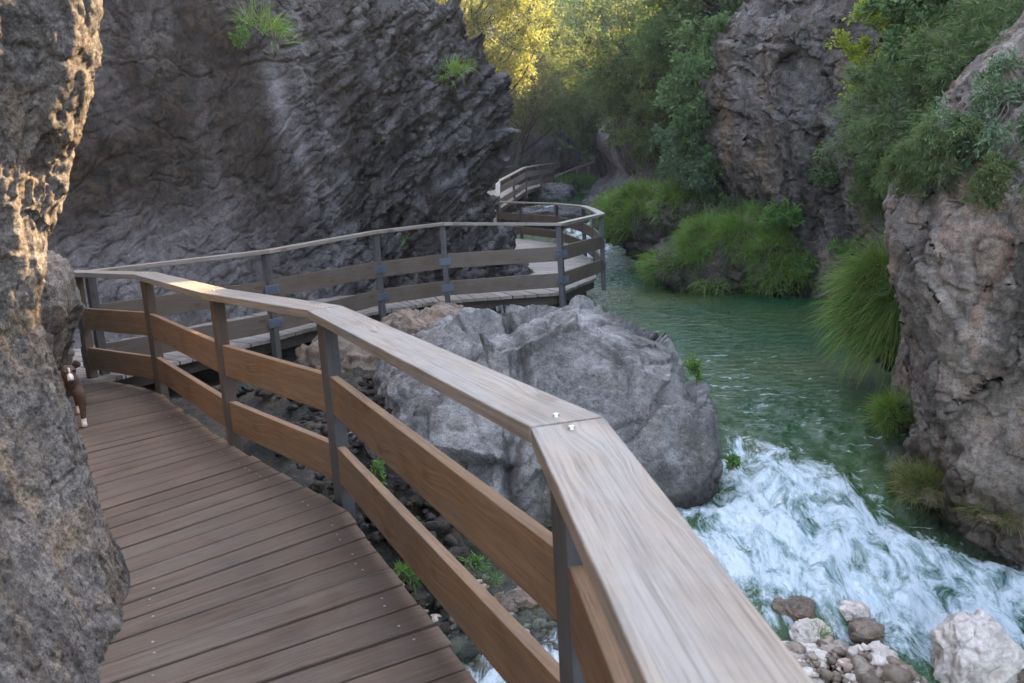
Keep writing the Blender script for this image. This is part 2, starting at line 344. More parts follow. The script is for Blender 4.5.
def rel_back3(P):
    m = .35+.65*smooth(-3.8, -1.5, P[:, 0])
    return m*(.05*facets(rotP(P, 'y', .8)*np.array([2.4, 2.4, 6]), 51))+.035*fbm(P*np.array([5, 5, 3.5]), 52, 6, g=.65)+m*.03*ridged(rotP(P, 'y', .8)*np.array([5, 5, 11]), 53, 4)
def rel_back4(P):
    U = warped(rotP(P, 'y', .75), .25, 401); m = .4+.6*smooth(-3.8, -1.8, P[:, 0])
    return m*(.07*cracks(U*np.array([.7, .7, 1.7]), 402, .05)+.035*cracks(U*np.array([2., 2., 4.]), 405, .07))
bc, BC = loft('cliff', G, 520, 860, [rel_back1, rel_back2, rel_back4, rel_back3], M['rock_back'], dens=([.5]*3+[1]*10+[.3, .1, .1], [.1, .4, 1, 1, 1, 1, 1, 1, 1, 1, .8, .3, .1, .1, .1]))
B_ = BC.reshape(-1, 3); nzb = fbm(B_*np.array([1.1, 1.1, .35]), 303, 5)
def band(c, w, z0, z1, k=1.): return k*np.exp(-((B_[:, 0]-c+.35*nzb+.12*(B_[:, 2]-2))/w)**2)*smooth(z0-.8, z0+.8, B_[:, 2]+nzb)*(1-smooth(z1-.6, z1+.6, B_[:, 2]+nzb))
dkb = np.clip(band(-5.3, .55, .9, 20)+band(-4.35, .35, 1.4, 3.4, .8)+band(-3.55, .26, .3, 20)+band(-2.3, .16, 2.2, 4.2, .5)+band(-1.2, .5, .2, 1.5, .5)+band(-4.4, 1.2, 1., 20, .5), 0, 1)
lgb = np.clip(band(-4.55, .2, 2.6, 20, .8)+band(-2.95, .13, 1.2, 3.2)+band(-2.55, .09, 1.5, 2.9, .7)+band(-4.6, 1.1, -2, 1.1, .55), 0, 1)
for n__, d__ in (('dark', dkb), ('light', lgb)):
    bc.data.attributes.new(n__, 'FLOAT', 'POINT').data.foreach_set('value', d__.astype(np.float32))
tag(bc, 'dark grey stained cliff behind the boardwalk with an overhanging nose', kind='structure')

# right cliff slab
lv = [-1.8, -.9, -.3, .6, 1.2, 2.0, 2.8, 3.9, 4.8, 7, 10, 14.5]
ztop = [1.1, 1.1, 1.1, 1.1, .95, .53, .42, .43, .40, .34, .30, .28, .27, .26]  # out-of-frame column tops, shaped to block the sun from deck and back cliff
nx = [.75, .6, .5, .35, -.06, -.32, -.31, -.18, .35, .9, 1.4, 2.4]
base = [(9, 27), (7.2, 22.5), (5.9, 19.5), (4.85, 17.6), (4.75, 16.4), (4.95, 15.0), (5.2, 13.9), (5.5, 12.9), (5.7, 11.8), (5.6, 10.6), (5.3, 9.6), (5.6, 8.9), (7, 8.3), (9, 8)]
wgt = [.7, .8, 1, 1, 1, .8, .6, .5, .45, .4, .4, .5, .6, .7]
foot = [0, 0, 0, -.1, -.1, -.15, -.3, -.3, -.2, 0, 0, 0, 0, 0]
G = []
for z, n_ in zip(lv, nx):
    G.append([(x+n_*w+(f_ if z < -.5 else 0)+ (max(0, z-2.2)*.12 if 4 < i < 9 else 0), y-(.25 if 1.2 < z < 4 and 3 < i < 8 else 0), z if z <= 4.8 else 4.8+(z-4.8)*ztop[i]) for i, ((x, y), w, f_) in enumerate(zip(base, wgt, foot))])
rc, RC = loft('cliff', G, 460, 560, [
    lambda P: .28*fbm(P*np.array([.6, .6, .35]), 71, 3),
    lambda P: .16*(1-smooth(1.8, 2.6, P[:, 2]))*ridged(P*np.array([1.7, 1.7, .25]), 72, 4)+.20*smooth(1.8, 2.6, P[:, 2])*facets(rotP(P, 'y', -.9)*np.array([.7, .7, 1.8]), 73),
    lambda P: (.04+.10*smooth(1.8, 2.6, P[:, 2]))*saw(rotP(P, 'y', -.95), .6, 311, .6)+.015*saw(rotP(P, 'y', -.95), .16, 312),
    lambda P: .04*facets(rotP(P, 'y', -.5)*np.array([2.5, 2.5, 5]), 75)+.05*fbm(P*np.array([4, 4, 3]), 76, 6, g=.65)+.02*ridged(P*9, 77, 4),
    lambda P: .05*cracks(warped(rotP(P, 'y', -.6), .35, 411)*np.array([.6, .6, 1.2]), 412, .035)+.012*cracks(warped(P, .3, 414)*np.array([2, 2, 1.2]), 415, .05)], M['rock_right'], dens=([.5]+[1]*8+[.3, .1, .1], [.1, .2, .6, 1, 1, 1, 1, 1, 1, .9, .6, .3, .1, .1]))
tag(rc, 'brown grey rock slab rising from the green pool, mossy ledge halfway up', kind='structure')

# right near cliff
lv = [-1.8, -1.1, -.65, -.04, .48, .82, 1.12, 1.5, 2.1, 3.2, 4.8, 6.15, 7.2, 7.75]  # upper levels out of view, heights shaped to keep sun off the railing
nx = [.1, .16, .2, .2, .12, .05, .02, .2, .6, 1.5, 2.4, 3.1, 3.7, 5.5]
base = [(7.5, 10.5), (5.6, 9.4), (4.4, 8.5), (3.65, 7.5), (3.1, 6.5), (2.98, 5.8), (3.05, 5.2), (3.3, 4.7), (3.8, 4.1), (4.4, 3.0), (4.8, 1.0), (5.5, -3), (7, -8)]
G = [[(x+n_*(1 if 1 < i < 9 else .8)+.12*math.sin(i*1.9+z*1.3), y, z) for i, (x, y) in enumerate(base)] for z, n_ in zip(lv, nx)]
r2, R2 = loft('cliff', G, 520, 560, [
    lambda P: .2*fbm(P*np.array([.9, .9, .7]), 81, 3),
    lambda P: .09*ridged(rotP(P, 'x', .6)*np.array([1.2, 1.2, .6]), 82, 4)+.14*facets(P*np.array([.9, .9, .7]), 83),
    lambda P: .06*saw(rotP(P, 'x', .9), .55, 321)+.015*saw(rotP(P, 'x', .9), .17, 322),
    lambda P: .03*facets(P*np.array([5, 5, 4]), 85)+.035*fbm(P*6, 86, 6, g=.65)+.016*ridged(P*13, 87, 4),
    lambda P: .03*cracks(warped(rotP(P, 'x', .9), .5, 421)*np.array([.7, .7, 1.1]), 422, .025)+.004*cracks(warped(P, .2, 424)*4, 425, .06)], M['rock_right2'], dens=([.5]+[1]*9+[.3, .15, .1, .1], [.1, .2, .6, 1, 1, 1, 1, 1, .5, .2, .1, .05, .05]))
tag(r2, 'pinkish grey rock face at the right edge above the rapids', kind='structure')

# far grey limestone rock on the right bank
G = []
for z, s in zip([-1.2, .2, .9, 1.6, 2.4, 3.2, 3.8, 5.0, 7, 12], [.2, -.1, -.3, .35, .1, -.15, .3, 2.6, 5.5, 8.]):
    G.append([(x+s, y, z) for x, y in [(13, 34), (9, 40), (6.2, 42), (4.6, 37), (4.2, 32), (4.35, 29), (5.0, 26), (6.3, 23.5), (9, 22), (13, 20)]])
fr, _ = loft('cliff', G, 160, 200, [lambda P: .5*fbm(P*np.array([.35, .35, .25]), 91, 3), lambda P: .25*ridged(rotP(P, 'y', .5)*np.array([.5, .5, .5]), 92, 3)+.08*fbm(P*2, 93, 4)], M['rock_far'])
tag(fr, 'smooth water worn grey rock beyond the grassy bank at the gorge bend', kind='structure')
# far wall closing the bend
G = []
for z, k in zip([-1, 1, 3, 5, 7, 9, 13], [0, .2, .3, .2, .8, 2.5, 6]):
    G.append([(x, y+k, z) for x, y in [(-14, 42), (-8, 50), (-3, 57), (1, 60), (4, 62), (7, 63), (12, 60), (18, 55)]])
fw_, _ = loft('cliff', G, 120, 200, [lambda P: .9*fbm(P*np.array([.3, .3, .12]), 95, 3), lambda P: .35*ridged(P*np.array([.6, .6, .15]), 96, 4)+.2*facets(P*.7, 97)], M['rock_wall_far'])
tag(fw_, 'distant brown rock wall under the trees closing the gorge', kind='structure')

# ------------------------------------------------------------------ terrain and river
def water_z(y):
    return np.interp(y, [-10, 3.2, 4.2, 4.9, 5.6, 6.3, 7.0, 24, 27, 30, 36, 200], [-1.55, -1.38, -1.25, -1.1, -.92, -.78, -.70, -.66, -.45, .3, .75, .9])
def xc(y): return np.interp(y, [-12, 0, 4, 6, 9, 13, 20, 30, 45, 70, 160], [7, 4, 2.4, 2.3, 2.6, 2.7, 2.6, 2.2, 2.8, 1.5, 0])
def hw(y): return np.interp(y, [-12, 0, 4, 6, 9, 13, 20, 30, 45, 70], [1.5, 1.3, 1.0, 1.0, 1.6, 2.2, 1.6, 1.4, 2., 1.4])
def terrain(x, y):
    d = x-xc(y); w = hw(y); wz = water_z(y)
    P = np.stack([x, y, np.zeros_like(x)], 1)
    z = wz-.55+.12*fbm(P*1.3, 5, 4)
    l = smooth(0, 1.4, -d-w); r = smooth(-.35, 1.1, d-w)
    z = z+l*(.42+.12*fbm(P*1.7, 7, 4))+r*.7
    z += .45*smooth(0., -.9, x)*smooth(4.3, 5.2, y)*(1-smooth(10, 11.5, y))
    bar = .9*np.exp(-((x-1.62)/.72)**2-((y-3.9)/.55)**2); z += np.minimum(bar, np.maximum(0, wz+.05+.05*fbm(P*3, 6, 3)-z))
    z += .55*smooth(9, 12, y)*smooth(2.2, 4.2, -d)*1.0
    z += smooth(20, 34, y)*(smooth(.2, 2.5, -d-w)*.7)
    # hillsides
    dl = np.maximum(0, -x-6-0*y); dr = np.maximum(0, x-7.5)
    z += np.minimum(dl*.9, 14+dl*.35)*smooth(4, 12, y)+np.minimum(dl*.3, 3)
    z += np.minimum(dr*1.4, 5.2+.42*dr)*smooth(-2, 6, y)
    z += 6*smooth(33, 42, y)*smooth(8, 12, x)*(1-smooth(55, 66, y))  # ridge added to block the sun from the mid-gorge trees
    z += smooth(63, 75, y)*12+np.maximum(0, y-70)*.36
    z += smooth(10, 40, np.abs(x)+.3*np.maximum(y-20, 0))*2.5*fbm(P*.07, 9, 4)
    return z
def axis(parts):
    out = []
    for a, b, s in parts: out += list(np.arange(a, b, s))
    return np.array(out+[parts[-1][1]])
gx = axis([(-120, -30, 6), (-30, -8, 1.2), (-8, -3, .25), (-3, 5, .055), (5, 12, .25), (12, 34, 1.2), (34, 130, 6)])
gy = axis([(-60, -10, 5), (-10, 1.5, .5), (1.5, 9.5, .055), (9.5, 26, .25), (26, 80, 1.0), (80, 240, 5)])
X, Yg = np.meshgrid(gx, gy); x, y = X.ravel(), Yg.ravel(); z = terrain(x, y)
near = (np.exp(-((x-.5)/3)**2)*smooth(0, 2, y)*(1-smooth(9, 12, y)))
P = np.stack([x, y, z], 1)
z = z+near*(.10*facets(P*np.array([2.3, 2.3, 1]), 14)+.07*facets(P*np.array([6, 6, 1]), 15)+.03*fbm(P*8, 16, 3))
nu, nv = len(gx), len(gy); idx = np.arange(nu*nv).reshape(nv, nu)
Q = np.stack([idx[:-1, :-1], idx[:-1, 1:], idx[1:, 1:], idx[1:, :-1]], -1).reshape(-1, 4)
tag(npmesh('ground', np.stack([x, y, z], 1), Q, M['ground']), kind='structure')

# water
gx = axis([(-7, -1.5, .12), (-1.5, 4.6, .028), (4.6, 8, .12)]); gy = axis([(-10, 2.5, .3), (2.5, 9, .028), (9, 16, .06), (16, 30, .14), (30, 75, .6)])
X, Yg = np.meshgrid(gx, gy); x, y = X.ravel(), Yg.ravel(); P = np.stack([x, y, 0*x], 1)
def polydist(x, y, pts, w):
    """distance (m) to a polyline minus its half width, positive inside"""
    best = np.full(len(x), -1e9)
    for (a, b), (wa, wb) in zip(zip(pts[:-1], pts[1:]), zip(w[:-1], w[1:])):
        a = np.array(a); b = np.array(b); ab = b-a; t = np.clip(((x-a[0])*ab[0]+(y-a[1])*ab[1])/(ab@ab), 0, 1)
        d = np.hypot(x-a[0]-t*ab[0], y-a[1]-t*ab[1]); best = np.maximum(best, (wa+(wb-wa)*t)-d)
    return best
core = polydist(x, y, [(1.9, 6.8), (1.92, 6.1), (1.85, 5.3), (2.5, 4.68), (3.1, 4.3), (4.6, 3.4)], [.05, .45, .86, .62, .58, .7])
foam = smooth(-.45, .42, core+.22*fbm(P*1.8, 101, 4))
trick = smooth(-.15, .25, polydist(x, y, [(-.6, 3.9), (.0, 4.3), (.5, 4.5), (.9, 4.9)], [.22, .22, .2, .15])+.18*fbm(P*3, 104, 3))*.8
foam = np.maximum(foam, trick)
far = smooth(-.6, .5, polydist(x, y, [(2.3, 24), (3.1, 26.5), (3.1, 29), (2.6, 31), (1.4, 33.5)], [.8, 1, 1, 1, .7])+.6*fbm(P*np.array([1.5, .6, 1]), 105, 4))
foam = np.maximum(foam, far*.9)
# masks: shallows, then flow streaks off the lip with painted sky sparkle
shal = smooth(-.1, .35, polydist(x, y, [(3.1, 6.5), (3.05, 5.4), (3.4, 4.6), (4, 4.1)], [.2, .42, .4, .3])+.1*fbm(P*2, 106, 3))
shal = np.maximum(shal, smooth(0, .3, polydist(x, y, [(0, 3.6), (1.2, 3.9), (2.1, 3.7), (3, 3.0)], [.6, .62, .4, .4])+.1*fbm(P*2, 107, 3)))
shal = np.maximum(shal, (1-smooth(5.3, 5.9, y))*(1-smooth(.6, 1.2, x)))
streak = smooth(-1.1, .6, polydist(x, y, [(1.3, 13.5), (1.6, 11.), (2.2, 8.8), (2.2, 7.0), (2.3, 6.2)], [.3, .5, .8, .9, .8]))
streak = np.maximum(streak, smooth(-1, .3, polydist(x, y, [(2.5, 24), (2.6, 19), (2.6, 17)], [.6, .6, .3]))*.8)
flow = rotP(P, 'z', R(28))
chop = .012*fbm(flow*np.array([5, 2.6, 1]), 110, 4)+.006*ridged(flow*np.array([9, 5, 1]), 113, 3)
turb = .15*ridged(flow*np.array([1.3, .8, 1]), 120, 4)+.06*fbm(flow*np.array([6, 3.4, 1]), 125, 4)+.02*ridged(flow*np.array([14, 9, 1]), 128, 3)
lip = polydist(x, y, [(1.5, 7.2), (2.2, 7.0), (2.9, 6.2)], [1.1, 1.1, 1.0])
chop = chop*(1+1.5*smooth(-.5, .8, lip))
z = water_z(y)+chop*(1-foam)+foam*np.where(y > 20, .4, 1.)*turb
z = z+.035*shal*fbm(P*3.5, 131, 4)
nu, nv = len(gx), len(gy); idx = np.arange(nu*nv).reshape(nv, nu)
Q = np.stack([idx[:-1, :-1], idx[:-1, 1:], idx[1:, 1:], idx[1:, :-1]], -1).reshape(-1, 4)
t = NT('water'); geo = t.n('ShaderNodeNewGeometry'); co = geo.outputs['Position']
fa = t.n('ShaderNodeAttribute', _attribute_name='foam').outputs['Fac']; sh = t.n('ShaderNodeAttribute', _attribute_name='shallow').outputs['Fac']
fl = t.mapv(co, (3.2, 1.5, 2.), (0, 0, R(28)))
n1 = t.noise(fl, 1.7, 10, .72, .7); n2 = t.noise(fl, 6., 8, .72, .6); rip = t.noise(t.mapv(co, (1., 1.8, 1.), (0, 0, R(12))), 3.6, 5, .6, .5)
fm = t.math('ADD', t.math('MULTIPLY', fa, 1.0), t.math('MULTIPLY', t.math('SUBTRACT', n1, .5), 3.3))
fm = t.ramp(fm, [(.5, 0.), (1.25 if False else 1., 1.)])
fm = t.math('MULTIPLY', fm, t.ramp(fa, [(0.02, 0.), (.25, 1.)]))
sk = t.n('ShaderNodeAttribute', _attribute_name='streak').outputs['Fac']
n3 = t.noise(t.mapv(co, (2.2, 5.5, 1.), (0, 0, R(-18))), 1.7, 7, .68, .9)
glint = t.ramp(t.math('ADD', n3, t.math('MULTIPLY', sk, .07)), [(.67, 0.), (.73, .7)])  # white sky glints painted into the pool colour along the flow streaks
fm = t.math('MAXIMUM', fm, t.math('MULTIPLY', glint, t.ramp(sk, [(0., 0.), (.5, 1.)])))
cg = t.mix(t.ramp(t.noise(co, .35, 4, .5), [(.4, 0.), (.65, 1.)]), (.018, .072, .030), (.060, .092, .028))
bodyc = t.n('ShaderNodeBsdfDiffuse', Color=cg).outputs[0]
clear = t.n('ShaderNodeBsdfTransparent', Color=(.72, .80, .74, 1)).outputs[0]
mk = t.math('SUBTRACT', .82, t.math('MULTIPLY', sh, .76))
body = t.n('ShaderNodeMixShader', **{'0': mk, '1': clear, '2': bodyc}).outputs[0]
nb = t.bump(rip, .9, .08); nb = t.bump(n2, .35, .03, nb)
gl = t.n('ShaderNodeBsdfGlossy', Color=(1, 1, 1, 1), Roughness=.06, Normal=nb).outputs[0]
fr_ = t.n('ShaderNodeFresnel', IOR=1.33, Normal=nb).outputs[0]
wsh = t.n('ShaderNodeMixShader', **{'0': fr_, '1': body, '2': gl}).outputs[0]
fc = t.mix(t.ramp(t.math('ADD', t.math('MULTIPLY', n2, .5), t.math('MULTIPLY', n1, .5)), [(.36, 0.), (.54, 1.)]), (.17, .34, .40), (.74, .83, .88))
fo = t.n('ShaderNodeBsdfPrincipled', **{'Base Color': fc, 'Roughness': .5, 'Specular IOR Level': .4, 'Normal': t.bump(n2, .8, .06, t.bump(n1, .6, .08))}).outputs[0]
wm = t.done(t.n('ShaderNodeMixShader', **{'0': fm, '1': wsh, '2': fo}).outputs[0])
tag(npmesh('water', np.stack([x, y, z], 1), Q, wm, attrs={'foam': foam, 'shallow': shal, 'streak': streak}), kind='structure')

# ------------------------------------------------------------------ blobs (boulders and stones)
def blob(name, c, rad, mat, seed, rot=0., res=120, tilt=0., amp=(.12, .1, .03), parent=None, power=2.4, extra=None, freq=1.):
    n = res; th = np.linspace(0, np.pi, n); ph = np.linspace(0, 2*np.pi, 2*n, endpoint=False)
    T, Pp = np.meshgrid(th, ph, indexing='ij'); D = np.stack([np.sin(T)*np.cos(Pp), np.sin(T)*np.sin(Pp), np.cos(T)], -1).reshape(-1, 3)
    k = (np.abs(D)**power).sum(1)**(-1/power); rad = np.array(rad, float); S = rad.mean()
    V = D*k[:, None]*rad
    U = D*2.0*freq+seed*3.7
    V = V+D*(S*(amp[0]*fbm(U*.8, seed, 3)*1.6+amp[1]*facets(U*1.1, seed+3)+amp[2]*(facets(U*3, seed+5)+ridged(U*4, seed+7, 3)+.6*fbm(U*9, seed+8, 3))))[:, None]
    if extra is not None: V = extra(V, D)
    V = rotP(V, 'y', tilt); V = rotP(V, 'z', rot); V = V+np.array(c)
    idx = np.arange(n*2*n).reshape(n, 2*n); nx_ = np.roll(idx, -1, axis=1)
    Q = np.stack([idx[:-1], idx[1:], nx_[1:], nx_[:-1]], -1).reshape(-1, 4)
    return npmesh(name, V, Q, mat, parent), V
def bx(V, D):
    m = smooth(.2, -1.0, D[:, 1])          # front slopes down towards the rail
    V = V.copy(); V[:, 2] -= .5*m*np.maximum(0, D[:, 2])
    Wp = warped(V, .12, 441); V = V+D*(.045*cracks(Wp*np.array([1.3, 1.3, 1.6]), 442, .05)+.015*cracks(Wp*4.5, 445, .08))[:, None]
    cr_ = np.exp(-((V[:, 0]+.30+.12*np.sin(V[:, 2]*4))/.055)**2)*(V[:, 1] < 1.0); V[:, 1] += .16*cr_; V[:, 2] -= .07*cr_
    return V
b, _ = blob('boulder', (.20, 7.35, -1.08), (1.56, 1.85, 1.40), M['boulder'], 5, rot=.08, res=330, amp=(.06, .17, .010), power=2.7, extra=bx, freq=1.0)
tag(b, 'huge pale grey boulder between the near railing and the green pool', 'boulder')
b, _ = blob('boulder', (-1.1, 9.3, -.75), (1.5, .9, .85), M['stone_brown'], 17, rot=.2, res=130, freq=1.6)
tag(b, 'brown rock ledge wedged under the far deck behind the huge boulder', 'boulder')
b, _ = blob('boulder', (-1.3, 6.6, -1.2), (.8, .8, .55), M['boulder'], 23, rot=.2, res=120, freq=1.4)
tag(b, 'low grey rock in the dark gully below the left end of the huge boulder', 'boulder')
for k, (px, py, z_, r_, s_, m_, lab) in enumerate([
    (974, 660, -1.17, (.19, .18, .235), 31, 'stone_white', 'large white boulder at the lower right edge of the rapids'),
    (783, 610, -1.12, (.07, .07, .06), 32, 'stone_brown', 'brown cobble nearest the handrail on the gravel bar'),
    (852, 612, -1.12, (.10, .08, .06), 33, 'stone_white', 'pale cobble at the water edge, topmost of the gravel bar'),
    (811, 635, -1.16, (.12, .10, .07), 34, 'stone_white', 'broad white cobble in the middle of the gravel bar beside the grass tuft'),
    (812, 655, -1.18, (.11, .07, .05), 35, 'stone_white', 'flat white cobble just below the broad white cobble'),
    (866, 632, -1.15, (.10, .08, .06), 36, 'stone_brown', 'rounded tan cobble right of the grass tuft on the gravel bar'),
    (880, 665, -1.2, (.13, .10, .09), 37, 'stone_white', 'white blocky stone standing in clear shallow water'),
    (835, 603, -1.12, (.08, .06, .05), 38, 'stone_brown', 'small reddish stone touching the foam at the top of the gravel bar'),
    (800, 610, -1.12, (.11, .09, .06), 39, 'stone_brown', 'flat tan stone above the grass tuft on the gravel bar'),
    (1018, 676, -1.3, (.16, .16, .1), 40, 'stone_brown', 'rust brown stone in the dark water right of the large white boulder'),
    (520, 612, -1.2, (.20, .14, .14), 41, 'stone_brown', 'brown rock seen between the two rail boards beside the nearest post'),
    (498, 588, -1.2, (.14, .12, .09), 42, 'boulder', 'grey rock behind the small plants below the near rail'),
    (545, 655, -1.25, (.16, .12, .1), 43, 'boulder', 'grey stone in the foam under the near railing'),
    (412, 548, -1.2, (.10, .08, .06), 44, 'stone_white', 'pale stone below the deck edge left of the gully water'),
    (434, 590, -1.2, (.16, .12, .1), 45, 'stone_brown', 'mossy brown stone below the deck edge'),
    (460, 630, -1.2, (.14, .1, .09), 46, 'boulder', 'grey stone beneath the deck edge near the bottom of the picture'),
    (600, 560, -1.15, (.3, .25, .18), 47, 'boulder', 'dark grey rock at the foot of the huge boulder'),
    (450, 520, -1.1, (.35, .28, .2), 48, 'boulder', 'dark rock in the gully shade behind the lower rail board')]):
    p = atz(px, py, z_)
    b, _ = blob('river_stone' if max(r_) < .25 else 'boulder', (p[0], p[1], p[2]), r_, M[m_], s_, rot=k*1.3, res=70 if max(r_) > .15 else 44, amp=(.12, .16, .03), power=2.6)
    tag(b, lab, 'stone', 'stones of the river bank')
# gravel bar: cobbles too many to count
V = []; Q = []; nbase = 0; split_k = 0
th = np.linspace(0, np.pi, 7); ph = np.linspace(0, 2*np.pi, 10, endpoint=False); T, Pp = np.meshgrid(th, ph, indexing='ij')
D0 = np.stack([np.sin(T)*np.cos(Pp), np.sin(T)*np.sin(Pp), np.cos(T)], -1).reshape(-1, 3); i0 = np.arange(70).reshape(7, 10); n0 = np.roll(i0, -1, 1)
Q0 = np.stack([i0[:-1], i0[1:], n0[1:], n0[:-1]], -1).reshape(-1, 4)
for k in range(2300):
    if k < 1000: cx_, cy_ = RNG.uniform(-.9, 2.6), RNG.uniform(3.4, 4.9); zz = -1.36
    else: cx_, cy_ = RNG.uniform(-1.6, .6), RNG.uniform(3.4, 5.2); zz = -1.34
    if k > 1250: cx_, cy_ = RNG.normal(1.7, .3), RNG.normal(4.15, .25); zz = -1.4
    if k == 1750: split_k = len(V)
    if k >= 1750: cy_ = RNG.uniform(4.5, 8.); cx_ = RNG.uniform(-.2-(cy_-4)*.75, -.3-(cy_-4)*.15); zz = -2
    dd = polydist(np.array([cx_]), np.array([cy_]), [(1.95, 6.0), (2.0, 5.3), (2.55, 4.75), (3.4, 4.2)], [.5, .62, .5, .5])[0]
    if dd > -.1: continue
    s_ = RNG.uniform(.014, .046)*(1.9 if RNG.random() < .15 else 1)*(1.3 if k > 1750 else 1)
    U = D0*np.array([1, RNG.uniform(.6, 1), RNG.uniform(.4, .7)])*s_*(1+.55*vnoise(D0*1.6+k*1.37, 3))[:, None]
    U = rotP(U, 'z', RNG.uniform(0, 6)); gz = float(terrain(np.array([cx_]), np.array([cy_]))[0])
    V.append(U+np.array([cx_, cy_, max(zz, gz+.04)+RNG.uniform(-.035, .03)])); Q.append(Q0+nbase); nbase += 70
t = NT('gravel'); g_ = t.n('ShaderNodeNewGeometry'); rr = g_.outputs['Random Per Island']
c = t.ramp(rr, [(0., (.12, .09, .065)), (.4, (.2, .15, .11)), (.7, (.3, .24, .19)), (.88, (.62, .56, .5)), (1., (.26, .15, .09))])
c = t.mix(t.ramp(t.noise(g_.outputs['Position'], 40, 5), [(.35, .5), (.6, 0.)]), c, t.mix(1., c, (.4, .38, .35), 'MULTIPLY'))
gm = t.done(t.n('ShaderNodeBsdfPrincipled', **{'Base Color': c, 'Roughness': .55, 'Normal': t.bump(t.noise(g_.outputs['Position'], 60, 4), .4, .006)}).outputs[0])
tag(npmesh('gravel', np.concatenate(V[:split_k]), np.concatenate(Q[:split_k]), gm), kind='stuff', label='gravel and small cobbles along the near river bank', cat='gravel')
tag(npmesh('rubble', np.concatenate(V[split_k:]), np.concatenate(Q[split_k:])-70*split_k, M['ground']), kind='stuff', label='dark rubble in the shaded gully under the boardwalk', cat='rubble')  # darker than the gravel: deep gully shade put into its colour

# ------------------------------------------------------------------ wood builders
class Planks:
    def __init__(s): s.bm = bmesh.new(); s.uv = s.bm.loops.layers.uv.new('UVMap')
    def hexa(s, b, t_, u0=0.):
        """b,t_: 4 bottom and 4 top points, order start-left, start-right, end-right, end-left; u runs start->end"""
        vs = [s.bm.verts.new(Vector([float(q) for q in p])) for p in list(b)+list(t_)]
        A, B = Vector(b[0]), Vector(b[3]); ax = (B-A).normalized(); sd = (Vector(b[1])-A); sd = (sd-ax*sd.dot(ax)).normalized(); upv = ax.cross(sd)
        for f in ((0, 1, 2, 3), (7, 6, 5, 4), (0, 4, 5, 1), (1, 5, 6, 2), (2, 6, 7, 3), (3, 7, 4, 0)):
            fc_ = s.bm.faces.new([vs[i] for i in f])
            for lp in fc_.loops:
                d = lp.vert.co-A; n_ = fc_.normal
                lp[s.uv].uv = (d.dot(ax), d.dot(sd)+d.dot(upv)*1.0)
        return s
    def build(s, name, mat, parent=None, bev=.004, seg=2):
        bmesh.ops.recalc_face_normals(s.bm, faces=s.bm.faces)
        if bev: bmesh.ops.bevel(s.bm, geom=list(s.bm.edges), offset=bev, segments=seg, affect='EDGES', profile=.6, clamp_overlap=True)
        me = bpy.data.meshes.new(name)
        if parent is not None:
            p = parent; off = Vector((0, 0, 0))
            while p is not None: off += p.location; p = p.parent
            bmesh.ops.translate(s.bm, verts=s.bm.verts, vec=-off)
        s.bm.to_mesh(me); s.bm.free(); me.materials.append(mat)
        return link(bpy.data.objects.new(name, me), parent)
def v3(p, z): return Vector((float(p[0]), float(p[1]), float(z)))
def beam(pl, a, b, w, h, up=Vector((0, 0, 1))):
    a, b = Vector(a), Vector(b); d = (b-a).normalized(); s_ = d.cross(up)
    if s_.length < 1e-3: s_ = Vector((1, 0, 0))
    s_.normalize(); u_ = s_.cross(d).normalized()
    c = [(-1, -1), (1, -1)]
    bt = [a-s_*w/2-u_*h/2, a+s_*w/2-u_*h/2, b+s_*w/2-u_*h/2, b-s_*w/2-u_*h/2]; tp = [q+u_*h for q in bt]
    pl.hexa(bt, tp)
def disc(name, c, r, h, mat, parent):
    bm = bmesh.new(); bmesh.ops.create_cone(bm, cap_ends=True, segments=12, radius1=r, radius2=r*.75, depth=h)
    me = bpy.data.meshes.new(name)
    p = parent; off = Vector((0, 0, 0))
    while p is not None: off += p.location; p = p.parent
    bmesh.ops.translate(bm, verts=bm.verts, vec=Vector(c)-off); bm.to_mesh(me); bm.free(); me.materials.append(mat)
    return link(bpy.data.objects.new(name, me), parent)

